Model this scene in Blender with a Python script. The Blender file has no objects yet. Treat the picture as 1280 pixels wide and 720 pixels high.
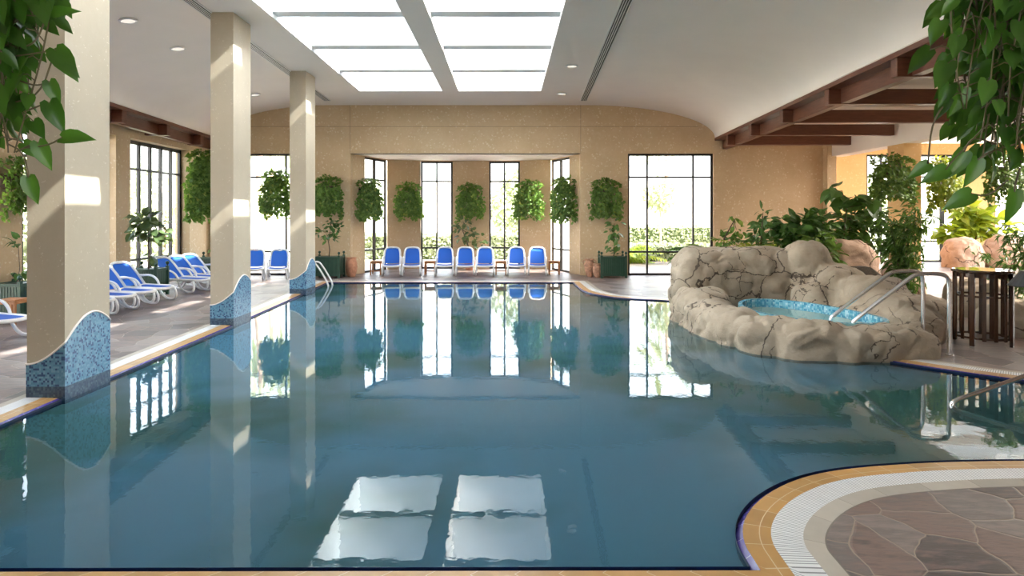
import bpy, bmesh, math, random
from mathutils import Vector, Matrix, noise, geometry
PI = math.pi
scn = bpy.context.scene
COL = scn.collection
R = random.Random(7)

# ------------------------------------------------------------------ helpers
CX, CY, F, H = 634.0, 270.0, 780.0, 2.0        # optical axis, focal length (px at 1280x720), eye height


def at(px, py, Y):
    return Vector(((px - CX) * Y / F, Y, H - (py - CY) * Y / F))


def G(px, py, z=0.0):
    Y = F * (H - z) / (py - CY)
    return Vector(((px - CX) * Y / F, Y, z))


class MB:
    """collects geometry, links it as one mesh object"""

    def __init__(s):
        s.v, s.f, s.uv = [], [], {}

    def add(s, vs, fs, M=None, uvs=None):
        b = len(s.v)
        for v in vs:
            v = Vector(v)
            s.v.append(M @ v if M is not None else v)
        for i, f in enumerate(fs):
            s.f.append(tuple(b + k for k in f))
            if uvs:
                s.uv[len(s.f) - 1] = uvs[i]
        return s

    def box(s, x0, x1, y0, y1, z0, z1, M=None):
        vs = [(x0, y0, z0), (x1, y0, z0), (x1, y1, z0), (x0, y1, z0), (x0, y0, z1), (x1, y0, z1), (x1, y1, z1), (x0, y1, z1)]
        return s.add(vs, [(0, 3, 2, 1), (4, 5, 6, 7), (0, 1, 5, 4), (1, 2, 6, 5), (2, 3, 7, 6), (3, 0, 4, 7)], M)

    def bevel_box(s, x0, x1, y0, y1, z0, z1, b=.01, M=None):
        bm = bmesh.new()
        bmesh.ops.create_cube(bm, size=1)
        for v in bm.verts:
            v.co = Vector(((x0 + x1) / 2 + v.co.x * (x1 - x0), (y0 + y1) / 2 + v.co.y * (y1 - y0), (z0 + z1) / 2 + v.co.z * (z1 - z0)))
        bmesh.ops.bevel(bm, geom=bm.edges[:], offset=b, segments=1, affect='EDGES')
        bm.verts.index_update()
        s.add([v.co.copy() for v in bm.verts], [tuple(v.index for v in f.verts) for f in bm.faces], M)
        bm.free()
        return s

    def tube(s, pts, r, n=8, closed=False, M=None, flat=None):
        pts = [Vector(p) for p in pts]
        rs = r if isinstance(r, (list, tuple)) else [r] * len(pts)
        N = len(pts)
        vs, fs = [], []
        up = None
        for i, p in enumerate(pts):
            a = pts[(i - 1) % N] if (closed or i > 0) else p
            b = pts[(i + 1) % N] if (closed or i < N - 1) else p
            t = (b - a)
            if t.length < 1e-9:
                t = Vector((0, 0, 1))
            t.normalize()
            if up is None:
                up = Vector((0, 0, 1)) if abs(t.z) < .9 else Vector((1, 0, 0))
            x = t.cross(up)
            if x.length < 1e-6:
                x = t.orthogonal()
            x.normalize()
            up = x.cross(t).normalized()
            for k in range(n):
                an = 2 * PI * k / n
                ca, sa = math.cos(an), math.sin(an)
                vs.append(p + x * ca * rs[i] * (flat or 1) + up * sa * rs[i])
        M2 = N if closed else N - 1
        for i in range(M2):
            for k in range(n):
                a, b = i * n + k, i * n + (k + 1) % n
                c, d = ((i + 1) % N) * n + (k + 1) % n, ((i + 1) % N) * n + k
                fs.append((a, b, c, d))
        if not closed:
            fs.append(tuple(range(n))[::-1])
            fs.append(tuple((N - 1) * n + k for k in range(n)))
        return s.add(vs, fs, M)

    def lathe(s, prof, n=24, M=None, cap=True):
        vs, fs = [], []
        for (r, z) in prof:
            for k in range(n):
                a = 2 * PI * k / n
                vs.append((r * math.cos(a), r * math.sin(a), z))
        for i in range(len(prof) - 1):
            for k in range(n):
                fs.append((i * n + k, i * n + (k + 1) % n, (i + 1) * n + (k + 1) % n, (i + 1) * n + k))
        if cap:
            fs.append(tuple(range(n))[::-1])
            fs.append(tuple((len(prof) - 1) * n + k for k in range(n)))
        return s.add(vs, fs, M)

    def ball(s, c, r, n=10, M=None):
        prof = [(max(1e-3, r * math.sin(PI * i / 6)), -r * math.cos(PI * i / 6)) for i in range(7)]
        T = Matrix.Translation(c)
        return s.lathe(prof, n, (M @ T) if M is not None else T)

    def build(s, name, mat=None, parent=None, smooth=False, uv=False):
        me = bpy.data.meshes.new(name)
        me.from_pydata([tuple(v) for v in s.v], [], s.f)
        if s.uv:
            l = me.uv_layers.new(name='UVMap')
            for pi, p in enumerate(me.polygons):
                if pi in s.uv:
                    for li, u in zip(p.loop_indices, s.uv[pi]):
                        l.data[li].uv = u
        if smooth:
            me.polygons.foreach_set('use_smooth', [True] * len(me.polygons))
        me.update()
        if mat is not None:
            me.materials.append(mat)
        o = bpy.data.objects.new(name, me)
        COL.objects.link(o)
        if parent is not None:
            o.parent = parent
        return o


def smooth_by_angle(o, deg=40):
    me = o.data
    me.polygons.foreach_set('use_smooth', [True] * len(me.polygons))
    bm = bmesh.new()
    bm.from_mesh(me)
    for e in bm.edges:
        if len(e.link_faces) == 2 and e.calc_face_angle(0) > math.radians(deg):
            e.smooth = False
    bm.to_mesh(me)
    bm.free()
    return o


def thing(name, label, cat, loc=(0, 0, 0), rz=0, group=None):
    o = bpy.data.objects.new(name, None)
    COL.objects.link(o)
    o.empty_display_size = .2
    o.location = loc
    o.rotation_euler = (0, 0, rz)
    return tag(o, label, cat, group)


def tag(o, label, cat, group=None, kind=None):
    o['label'] = label
    o['category'] = cat
    if group:
        o['group'] = group
    if kind:
        o['kind'] = kind
    return o


def struct(o, label=None):
    o['kind'] = 'structure'
    if label:
        o['label'] = label
    return o


def dup(root, loc, rz=None, label=None):
    r = root.copy()
    COL.objects.link(r)
    r.location = loc
    if rz is not None:
        r.rotation_euler = (0, 0, rz)
    if label:
        r['label'] = label
    for ch in list(root.children):
        c = ch.copy()
        COL.objects.link(c)
        c.parent = r
        for g in list(ch.children):
            d = g.copy()
            COL.objects.link(d)
            d.parent = c
    return r


# ------------------------------------------------------------------ materials
class NT:
    def __init__(s, name):
        s.m = bpy.data.materials.new(name)
        s.m.use_nodes = True
        s.t = s.m.node_tree
        s.t.nodes.clear()
        s.out = s.t.nodes.new('ShaderNodeOutputMaterial')

    def n(s, typ, ins=None, **kw):
        nd = s.t.nodes.new('ShaderNode' + typ)
        for k, v in kw.items():
            setattr(nd, k, v)
        for k, v in (ins or {}).items():
            sock = nd.inputs[k]
            if isinstance(v, bpy.types.NodeSocket):
                s.t.links.new(v, sock)
            else:
                sock.default_value = v
        return nd

    def link(s, a, b):
        s.t.links.new(a, b)

    def coord(s, which='Object'):
        return s.n('TexCoord').outputs[which]

    def ramp(s, fac, stops, interp='LINEAR'):
        r = s.n('ValToRGB', {'Fac': fac})
        cr = r.color_ramp
        cr.interpolation = interp
        while len(cr.elements) < len(stops):
            cr.elements.new(.5)
        for e, (p, c) in zip(cr.elements, stops):
            e.position = p
            e.color = (*c, 1) if len(c) == 3 else c
        return r.outputs['Color']

    def mix(s, fac, a, b, mode='MIX'):
        m = s.n('Mix', data_type='RGBA', blend_type=mode)
        for i, v in ((0, fac), (6, a), (7, b)):
            if isinstance(v, bpy.types.NodeSocket):
                s.link(v, m.inputs[i])
            elif i == 0:
                m.inputs[0].default_value = v
            else:
                m.inputs[i].default_value = (*v, 1) if len(v) == 3 else v
        return m.outputs[2]

    def math(s, op, a, b=None, clamp=False):
        m = s.n('Math', operation=op, use_clamp=clamp)
        for i, v in ((0, a), (1, b)):
            if v is None:
                continue
            if isinstance(v, bpy.types.NodeSocket):
                s.link(v, m.inputs[i])
            else:
                m.inputs[i].default_value = v
        return m.outputs[0]

    def noise(s, vec, scale, detail=3, rough=.5):
        return s.n('TexNoise', {'Vector': vec, 'Scale': scale, 'Detail': detail, 'Roughness': rough})

    def bump(s, h, strength=.3, dist=.02):
        return s.n('Bump', {'Height': h, 'Strength': strength, 'Distance': dist}).outputs['Normal']

    def bsdf(s, color, rough=.5, metal=0., normal=None, **extra):
        ins = {'Roughness': rough, 'Metallic': metal}
        ins['Base Color'] = (*color, 1) if isinstance(color, tuple) and len(color) == 3 else color
        if normal is not None:
            ins['Normal'] = normal
        ins.update(extra)
        return s.n('BsdfPrincipled', ins).outputs[0]

    def two_sided(s, ior):
        bf = s.n('NewGeometry').outputs['Backfacing']
        return s.math('ADD', s.math('MULTIPLY', bf, 1 / ior - ior), ior)

    def done(s, sh):
        s.link(sh, s.out.inputs['Surface'])
        return s.m


def simple(name, col, rough=.5, metal=0., var=.12, scale=6., bump=0.):
    t = NT(name)
    c = t.coord()
    nz = t.noise(c, scale, 4).outputs['Fac']
    dark = tuple(x * (1 - var) for x in col)
    lite = tuple(min(1, x * (1 + var)) for x in col)
    cc = t.ramp(nz, [(.3, dark), (.7, lite)])
    nm = t.bump(t.noise(c, scale * 12, 3).outputs['Fac'], bump, .01) if bump else None
    return t.done(t.bsdf(cc, rough, metal, nm))


M = {}
M['white_plastic'] = simple('white_plastic', (.80, .80, .79), .32, var=.03)
M['steel'] = simple('polished_steel', (.82, .83, .84), .22, 1.0, var=.04)
M['dark_metal'] = simple('dark_window_metal', (.020, .018, .018), .4, 0., var=.2)
M['green_paint'] = simple('dark_green_paint', (.018, .060, .036), .42, var=.15, scale=9)
M['terracotta'] = simple('terracotta', (.52, .24, .14), .75, var=.25, scale=9, bump=.2)
M['amphora'] = simple('weathered_clay', (.50, .27, .17), .8, var=.4, scale=12, bump=.4)
M['soil'] = simple('soil', (.05, .034, .02), .95, var=.4, scale=30, bump=.6)
M['bark'] = simple('bark', (.12, .085, .055), .85, var=.35, scale=25, bump=.5)
M['palm_bark'] = simple('palm_bark', (.42, .30, .22), .85, var=.35, scale=8, bump=.5)
M['white_paint'] = simple('white_ceiling_paint', (.86, .80, .745), .75, var=.015, scale=1.5)
M['well_paint'] = simple('skylight_white_paint', (.86, .88, .89), .7, var=.02, scale=1.5)
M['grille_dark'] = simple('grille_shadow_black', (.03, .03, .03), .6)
M['white_metal'] = simple('white_metal', (.72, .71, .69), .4, var=.03)
M['wall_joint'] = simple('plaster_joint', (.26, .19, .12), .8)
M['lamp_dark'] = simple('dark_grey_lamp', (.035, .037, .04), .35)
M['basket'] = simple('brown_basket', (.09, .055, .03), .8, var=.4, scale=20, bump=.5)


def make_wood(name, a, b, rough, axis_scale=(1, 1, 14)):
    t = NT(name)
    mp = t.n('Mapping', {'Vector': t.coord(), 'Scale': axis_scale})
    nz = t.noise(mp.outputs[0], 3.0, 6, .65).outputs['Fac']
    col = t.ramp(nz, [(.3, a), (.7, b)])
    return t.done(t.bsdf(col, rough, 0, t.bump(nz, .15, .01)))


M['beam_wood'] = make_wood('reddish_beam_wood', (.105, .036, .019), (.18, .066, .036), .38, (1.2, 1.2, 12))
M['teak'] = make_wood('teak', (.34, .13, .045), (.52, .23, .085), .5, (8, 1, 1))
M['dark_wood'] = make_wood('dark_slatted_wood', (.030, .013, .007), (.075, .032, .017), .22, (12, 12, 1))


def make_wall(name, a, b, fleck, fsc=10., fth=.27, mott=.35):
    t = NT(name)
    c = t.coord()
    n1 = t.noise(c, .9, 5, .6).outputs['Fac']
    col = t.ramp(n1, [(.3, a), (.7, b)])
    mo = t.noise(c, 9, 5, .75).outputs['Fac']
    col = t.mix(t.math('MULTIPLY', t.math('SUBTRACT', mo, .5, True), 3.2 * mott, True), col, fleck)
    n2 = t.noise(c, 16, 4, .7)
    wv = t.n('Vector' + 'Math', {0: c, 1: t.n('VectorMath', {0: n2.outputs['Color'], 1: (.16, .16, .16)}, operation='MULTIPLY').outputs[0]}, operation='ADD').outputs[0]
    v = t.n('TexVoronoi', {'Vector': wv, 'Scale': fsc}).outputs['Distance']
    gate = t.noise(c, 3.1, 2).outputs['Fac']
    m1 = t.math('LESS_THAN', v, fth)
    m2 = t.math('GREATER_THAN', gate, .50)
    m = t.math('MULTIPLY', t.math('MULTIPLY', m1, m2), .62)
    col = t.mix(m, col, fleck)
    h = t.noise(c, 40, 4).outputs['Fac']
    return t.done(t.bsdf(col, .62, 0, t.bump(h, .12, .01)))


M['wall'] = make_wall('sandy_gold_plaster', (.52, .37, .215), (.60, .44, .27), (.74, .64, .46))
M['pillar'] = make_wall('beige_pillar_plaster', (.46, .39, .285), (.52, .445, .335), (.74, .68, .56), 14., .16, .1)
M['orange_wall'] = make_wall('warm_ochre_plaster', (.66, .40, .16), (.72, .46, .20), (.78, .58, .32))


def make_paving(name, cols, grout, scale, rough=.5):
    t = NT(name)
    c = t.coord()
    nz = t.noise(c, 1.3, 3)
    off = t.n('VectorMath', {0: nz.outputs['Color'], 1: (.35, .35, .0)}, operation='MULTIPLY').outputs[0]
    flat = t.n('Mapping', {'Vector': t.n('VectorMath', {0: c, 1: off}, operation='ADD').outputs[0], 'Scale': (1, 1, 0)}).outputs[0]
    v = t.n('TexVoronoi', {'Vector': flat, 'Scale': scale}, voronoi_dimensions='2D')
    e = t.n('TexVoronoi', {'Vector': flat, 'Scale': scale}, voronoi_dimensions='2D', feature='DISTANCE_TO_EDGE').outputs['Distance']
    sep = t.n('SeparateColor', {'Color': v.outputs['Color']}).outputs[0]
    streak = t.noise(t.n('Mapping', {'Vector': c, 'Scale': (2.5, 9, 1), 'Rotation': (0, 0, .5)}).outputs[0], 1.6, 6, .65).outputs['Fac']
    fac = t.math('ADD', t.math('MULTIPLY', sep, .50), t.math('MULTIPLY', streak, .62))
    col = t.ramp(fac, [(.18 + .64 * i / (len(cols) - 1), k) for i, k in enumerate(cols)])
    g = t.math('LESS_THAN', e, .011)
    col = t.mix(g, col, grout)
    hgt = t.math('ADD', t.math('MINIMUM', t.math('MULTIPLY', e, 8), .3), t.math('MULTIPLY', streak, .35))
    return t.done(t.bsdf(col, t.math('ADD', t.math('MULTIPLY', streak, .25), rough - .12), 0, t.bump(hgt, .5, .02)))


M['slate'] = make_paving('slate_crazy_paving', [(.045, .034, .030), (.11, .070, .058), (.105, .088, .082), (.235, .16, .135), (.17, .145, .135), (.28, .22, .195)], (.33, .26, .20), 2.25, .40)


def make_mosaic(name, cols, size, grout, rough=.18, dark_low=True):
    t = NT(name)
    c = t.coord()
    s = t.n('VectorMath', {0: c, 1: (1 / size,) * 3}, operation='MULTIPLY').outputs[0]
    s = t.n('VectorMath', {0: s, 1: (.013, .017, .011)}, operation='ADD').outputs[0]
    fl = t.n('VectorMath', {0: s}, operation='FLOOR').outputs[0]
    w = t.n('TexWhiteNoise', {'Vector': fl}, noise_dimensions='3D').outputs['Value']
    clus = t.noise(fl, .35, 2).outputs['Fac']
    f = t.math('ADD', t.math('MULTIPLY', w, .62), t.math('MULTIPLY', clus, .5))
    col = t.ramp(f, cols, 'CONSTANT')
    return t.done(t.bsdf(col, rough, 0))


M['mosaic'] = make_mosaic('blue_glass_mosaic', [(0., (.10, .24, .36)), (.33, (.13, .29, .42)), (.48, (.17, .34, .47)), (.64, (.11, .25, .38)), (.74, (.045, .09, .19)), (.9, (.09, .19, .33))], .022, (.1, .1, .1))
M['mosaic_dark'] = make_mosaic('dark_band_mosaic', [(0., (.05, .085, .13)), (.4, (.065, .11, .16)), (.62, (.04, .07, .12)), (.8, (.09, .15, .2))], .022, (.1, .1, .1))
M['tub_tile'] = make_mosaic('light_blue_mosaic', [(0., (.10, .38, .55)), (.4, (.22, .55, .68)), (.6, (.45, .72, .80)), (.75, (.08, .30, .50))], .035, (.3, .4, .4))
M['tub_basin'] = simple('pale_turquoise_basin', (.36, .70, .76), .4, var=.1)
M['pool_tile'] = make_mosaic('deep_blue_pool_tile', [(0., (.002, .019, .066)), (.45, (.003, .024, .078)), (.65, (.0015, .016, .058))], .06, (.05, .1, .2), .3)


def make_band(name, col, joint, per, width, rough=.4, lines=None, var=.15):
    """surface laid along a path: uv.x runs along the path in metres"""
    t = NT(name)
    uv = t.n('UVMap').outputs[0]
    sp = t.n('SeparateXYZ', {0: uv})
    fr = t.math('FRACT', t.math('DIVIDE', sp.outputs[0], per))
    cell = t.math('FLOOR', t.math('DIVIDE', sp.outputs[0], per))
    rnd = t.n('TexWhiteNoise', {'W': cell}, noise_dimensions='1D').outputs['Value']
    nz = t.noise(t.coord(), 7, 4).outputs['Fac']
    f = t.math('ADD', t.math('MULTIPLY', rnd, .5), t.math('MULTIPLY', nz, .5))
    c = t.ramp(f, [(.25, tuple(x * (1 - var) for x in col)), (.75, tuple(min(1, x * (1 + var)) for x in col))])
    j = t.math('LESS_THAN', fr, width / per)
    for (v0, v1) in lines or []:
        k = t.math('MULTIPLY', t.math('GREATER_THAN', sp.outputs[1], v0), t.math('LESS_THAN', sp.outputs[1], v1))
        j = t.math('MAXIMUM', j, k)
    c = t.mix(j, c, joint)
    return t.done(t.bsdf(c, rough, 0, t.bump(t.math('SUBTRACT', 1., j), .4, .004)))


M['coping'] = make_band('ochre_coping_tile', (.47, .26, .085), (.62, .50, .33), .245, .006, .32, [(.095, .101)])
M['grate'] = make_band('white_plastic_gutter_grate', (.78, .78, .77), (.22, .22, .22), .026, .007, .4, None, .03)
M['stone_band'] = make_band('pale_stone_edging', (.45, .40, .33), (.22, .19, .16), .42, .004, .6, [(.120, .14)], .12)
M['cobalt'] = make_band('cobalt_edge_tile', (.05, .036, .20), (.25, .22, .4), .2, .005, .25)


def make_rock(name, a, b, crack, cs=.95):
    t = NT(name)
    c = t.coord()
    n1 = t.noise(c, 1.7, 6, .6)
    off = t.n('VectorMath', {0: n1.outputs['Color'], 1: (.42, .42, .42)}, operation='MULTIPLY').outputs[0]
    wv = t.n('VectorMath', {0: c, 1: off}, operation='ADD').outputs[0]
    n5 = t.noise(c, 9, 3)
    wv = t.n('VectorMath', {0: wv, 1: t.n('VectorMath', {0: n5.outputs['Color'], 1: (.06, .06, .06)}, operation='MULTIPLY').outputs[0]}, operation='ADD').outputs[0]
    e = t.n('TexVoronoi', {'Vector': wv, 'Scale': cs}, feature='DISTANCE_TO_EDGE').outputs['Distance']
    e2 = t.n('TexVoronoi', {'Vector': wv, 'Scale': cs * 2.6}, feature='DISTANCE_TO_EDGE').outputs['Distance']
    gate = t.math('GREATER_THAN', t.noise(c, 1.1, 2).outputs['Fac'], .56)
    gate2 = t.math('GREATER_THAN', t.noise(c, .9, 2).outputs['Fac'], .41)
    wid = t.math('MULTIPLY', t.noise(c, 4, 2).outputs['Fac'], .019)
    k1 = t.math('MULTIPLY', t.math('LESS_THAN', e, wid), gate2)
    k2 = t.math('MULTIPLY', t.math('LESS_THAN', e2, t.math('MULTIPLY', wid, 1.5)), gate)
    k = t.math('MAXIMUM', k1, k2)
    fine = t.noise(c, 22, 5, .7).outputs['Fac']
    f = t.math('ADD', t.math('MULTIPLY', n1.outputs['Fac'], .7), t.math('MULTIPLY', fine, .3))
    col = t.ramp(f, [(.3, a), (.68, b)])
    col = t.mix(t.math('MULTIPLY', k, .85), col, crack)
    mid = t.noise(c, 5.5, 5, .6).outputs['Fac']
    h = t.math('SUBTRACT', t.math('ADD', t.math('MULTIPLY', fine, .25), t.math('ADD', t.math('MULTIPLY', n1.outputs['Fac'], .6), t.math('MULTIPLY', mid, 1.3))), t.math('MULTIPLY', k, .9))
    return t.done(t.bsdf(col, .8, 0, t.bump(h, .55, .03)))


M['rock'] = make_rock('beige_sculpted_rock', (.31, .25, .185), (.43, .36, .275), (.055, .038, .026))
M['pink_rock'] = make_rock('pinkish_sculpted_rock', (.50, .33, .24), (.60, .42, .31), (.13, .075, .05), .75)


def make_leaf(name, dark, lite, rough=.38, trans=.35, yellow=None):
    t = NT(name)
    g = t.n('NewGeometry')
    r = g.outputs['Random Per Island']
    st = [(0., dark), (.55, tuple((a + b) / 2 for a, b in zip(dark, lite))), (1., lite)]
    if yellow:
        st = [(0., dark), (.55, tuple((a + b) / 2 for a, b in zip(dark, lite))), (.93, lite), (1., yellow)]
    col = t.ramp(r, st)
    nz = t.noise(t.coord(), 30, 2).outputs['Fac']
    col = t.mix(t.math('MULTIPLY', nz, .35), col, tuple(x * .6 for x in dark), 'MIX')
    p = t.bsdf(col, rough)
    tr = t.n('BsdfTranslucent', {'Color': t.mix(.5, col, (lite[0] * 1.25, lite[1] * 1.15, lite[2] * .5))}).outputs[0]
    ms = t.n('MixShader', {0: trans, 1: p, 2: tr}).outputs[0]
    return t.done(ms)


M['leaf_basket'] = make_leaf('basket_leaf_green', (.055, .135, .022), (.21, .36, .07), .42, .40, (.45, .48, .09))
M['leaf_pothos'] = make_leaf('pothos_leaf_green', (.022, .085, .010), (.080, .21, .028), .33, .40)
M['leaf_dark'] = make_leaf('dark_shrub_leaf', (.035, .10, .024), (.13, .26, .06), .35, .3)
M['leaf_fig'] = make_leaf('fig_leaf_green', (.035, .075, .028), (.15, .21, .075), .35, .3)
M['leaf_bamboo'] = make_leaf('bamboo_leaf_green', (.04, .11, .02), (.14, .27, .05), .45, .4)
M['leaf_sunny'] = make_leaf('yellow_green_leaf', (.15, .26, .02), (.44, .52, .05), .42, .45, (.60, .58, .08))
M['leaf_hedge'] = make_leaf('hedge_leaf_green', (.24, .29, .17), (.42, .46, .29), .6, .3)
M['vine'] = simple('vine_stem', (.07, .085, .025), .6, var=.3)
M['vine_brown'] = simple('brown_vine_stem', (.12, .10, .05), .6, var=.3)


def make_sling():
    t = NT('blue_sling_fabric')
    c = t.coord()
    w = t.n('TexWave', {'Vector': c, 'Scale': 60., 'Distortion': .2}).outputs['Fac']
    col = t.mix(t.math('MULTIPLY', w, .2), (.012, .110, .56), (.02, .15, .66))
    p = t.bsdf(col, .55)
    tr = t.n('BsdfTranslucent', {'Color': (.03, .2, .75, 1)}).outputs[0]
    return t.done(t.n('MixShader', {0: .22, 1: p, 2: tr}).outputs[0])


M['sling'] = make_sling()


def make_glass(name='window_glass', tint=(.96, .98, .97)):
    t = NT(name)
    fr = t.n('Fresnel', {'IOR': t.two_sided(1.45)}).outputs[0]
    a = t.n('BsdfTransparent', {'Color': (*tint, 1)}).outputs[0]
    b = t.n('BsdfGlossy', {'Color': (1, 1, 1, 1), 'Roughness': .0}).outputs[0]
    return t.done(t.n('MixShader', {0: fr, 1: a, 2: b}).outputs[0])


M['glass'] = make_glass()
M['tint_glass'] = make_glass('tinted_roof_glass', (.30, .28, .25))  # tint added to dim the sun through the garden room roof light
M['roof_glass'] = make_glass('skylight_glass', (.84, .93, .98))


def make_water(name, tint, bump, scale):
    t = NT(name)
    c = t.coord()
    n1 = t.noise(t.n('Mapping', {'Vector': c, 'Scale': (1., 1.0, 1)}).outputs[0], scale, 3, .5).outputs['Fac']
    nm = t.bump(n1, 1.0, bump)
    fr = t.n('Fresnel', {'IOR': t.two_sided(1.30), 'Normal': nm}).outputs[0]
    a = t.n('BsdfTransparent', {'Color': (*tint, 1)}).outputs[0]
    b = t.n('BsdfGlossy', {'Color': (1, 1, 1, 1), 'Roughness': .0, 'Normal': nm}).outputs[0]
    return t.done(t.n('MixShader', {0: fr, 1: a, 2: b}).outputs[0])


M['water'] = make_water('pool_water_surface', (.26, .46, .58), .0005, 8.)
M['tub_water'] = make_water('tub_water_surface', (.86, .96, .97), .001, 6.)


def make_table_top():
    t = NT('polished_table_top')
    return t.done(t.bsdf(t.mix(t.noise(t.coord(), 5, 3).outputs['Fac'], (.03, .015, .008), (.06, .03, .015)), .05, 0, None, **{'Specular IOR Level': .9}))


M['table_top'] = make_table_top()
t = NT('garden_ground')
_c = t.coord()
M['ground'] = t.done(t.bsdf(t.ramp(t.noise(_c, .25, 4).outputs['Fac'], [(.40, (.34, .36, .22)), (.50, (.62, .58, .52))]), .9))
M['hedge_core'] = simple('hedge_core', (.06, .09, .03), .9)

# ------------------------------------------------------------------ pool outline and floor
def chaikin(p, n=2):
    for _ in range(n):
        q = [p[0]]
        for a, b in zip(p, p[1:]):
            q += [a * .75 + b * .25, a * .25 + b * .75]
        p = q + [p[-1]]
    return p


V2 = lambda x, y: Vector((x, y))
far_curve = chaikin([V2(1.97, 18.75), V2(1.98, 17.4), V2(2.02, 16.5), V2(2.35, 15.6), V2(2.95, 15.05), V2(3.9, 14.75), V2(4.25, 14.2), V2(4.5, 12.8), V2(4.8, 10.4), V2(5.0, 8.95), V2(5.32, 8.50), V2(6.24, 7.54), V2(7.6, 6.75), V2(9.2, 6.4)])
near_curve = chaikin([V2(9.2, 5.13), V2(4.6, 5.14), V2(3.58, 5.12), V2(2.87, 5.02), V2(2.45, 4.91), V2(2.1, 4.73), V2(1.78, 4.47), V2(1.53, 4.16), V2(1.40, 3.85), V2(1.385, 3.56)])
POOL = [V2(-4.76, 3.54), V2(-4.86, 6.29), V2(-5.0, 11.39), V2(-5.16, 14.87), V2(-5.38, 18.75)] + far_curve + near_curve
# resample long sides a little so that bands keep an even texture


def offset(poly, d):
    """outward offset of a clockwise closed outline"""
    out = []
    N = len(poly)
    for i, p in enumerate(poly):
        a, b = poly[i - 1], poly[(i + 1) % N]
        t1, t2 = (p - a).normalized(), (b - p).normalized()
        n1, n2 = V2(-t1.y, t1.x), V2(-t2.y, t2.x)
        m = (n1 + n2)
        if m.length < 1e-4:
            m = n1
        m.normalize()
        k = max(.55, m.dot(n1))
        out.append(p + m * (d / k))
    return out


def area(p):
    return sum(a.x * b.y - b.x * a.y for a, b in zip(p, p[1:] + p[:1])) / 2


if area(POOL) > 0:
    POOL = POOL[::-1]


def band(name, mat, d0, d1, z0, z1, label):
    A, B = offset(POOL, d0) if d0 else POOL, offset(POOL, d1)
    m = MB()
    N = len(POOL)
    s = 0.
    for i in range(N):
        j = (i + 1) % N
        L = (POOL[j] - POOL[i]).length
        L2 = (B[j] - B[i]).length
        L = (L + L2) / 2
        m.add([(A[i].x, A[i].y, z0), (A[j].x, A[j].y, z0), (B[j].x, B[j].y, z1), (B[i].x, B[i].y, z1)], [(0, 1, 2, 3)], None, [[(s, 0), (s + L, 0), (s + L, d1 - d0), (s, d1 - d0)]])
        s += L
    return struct(m.build(name, mat), label)


WZ = -.022
band('trim_1', M['cobalt'], 0.0, .045, -.03, .004, 'cobalt blue tile edge along the waterline of the pool')
band('trim_2', M['coping'], .045, .21, .004, 0.012, 'ochre tile coping around the pool')
band('trim_3', M['grate'], .21, .395, .012, .012, 'white slotted overflow grate around the pool')
band('trim_4', M['stone_band'], .395, .525, .012, .006, 'pale stone edging between grate and slate')


def fill(name, loops, z, mat):
    tris = geometry.tessellate_polygon([[Vector((p.x, p.y, 0)) for p in l] for l in loops])
    flat = [p for l in loops for p in l]
    m = MB()
    fs = []
    for t3 in tris:
        a, b, c = (flat[k] for k in t3)
        if (b - a).x * (c - a).y - (b - a).y * (c - a).x < 0:
            t3 = (t3[0], t3[2], t3[1])
        fs.append(tuple(t3))
    m.add([(p.x, p.y, z) for p in flat], fs)
    return m.build(name, mat)


OUT = [V2(-10.4, -4), V2(23.5, -4), V2(23.5, 27.4), V2(-10.4, 27.4)]
floor = struct(fill('floor', [OUT, offset(POOL, .525)], .006, M['slate']), 'slate crazy paving deck around the pool')
water = struct(fill('pool_water', [POOL], WZ, M['water']), 'still blue pool water mirroring the hall')
m = MB()
N = len(POOL)
m.add([(p.x, p.y, .0) for p in POOL] + [(p.x, p.y, -1.45) for p in POOL], [(i, i + N, (i + 1) % N + N, (i + 1) % N) for i in range(N)])
tris = geometry.tessellate_polygon([[Vector((p.x, p.y, 0)) for p in POOL]])
m.add([(p.x, p.y, -1.45) for p in POOL], [tuple(x) for x in tris])
struct(m.build('pool_basin_floor', M['pool_tile']), 'blue tiled basin of the pool')


# ------------------------------------------------------------------ walls, windows
def wall_panels(m, x0, x1, z0, z1, thick, ops, T):
    """wall in the local XZ plane, front face at y=0, body towards +y; ops = (xa, xb, za, zb)"""
    xs = sorted({x0, x1, *[o[0] for o in ops], *[o[1] for o in ops]})
    for a, b in zip(xs, xs[1:]):
        mid = (a + b) / 2
        o = [q for q in ops if q[0] < mid < q[1]]
        if not o:
            m.box(a, b, 0, thick, z0, z1, T)
        else:
            if o[0][2] > z0:
                m.box(a, b, 0, thick, z0, o[0][2], T)
            if o[0][3] < z1:
                m.box(a, b, 0, thick, o[0][3], z1, T)


def frame(a, b):
    """matrix taking local x along a->b (xy points), local +y to the right-hand outside"""
    d = (b - a).normalized()
    return Matrix(((d.x, -d.y, 0, a.x), (d.y, d.x, 0, a.y), (0, 0, 1, 0), (0, 0, 0, 1)))


wn = [0]


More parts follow.
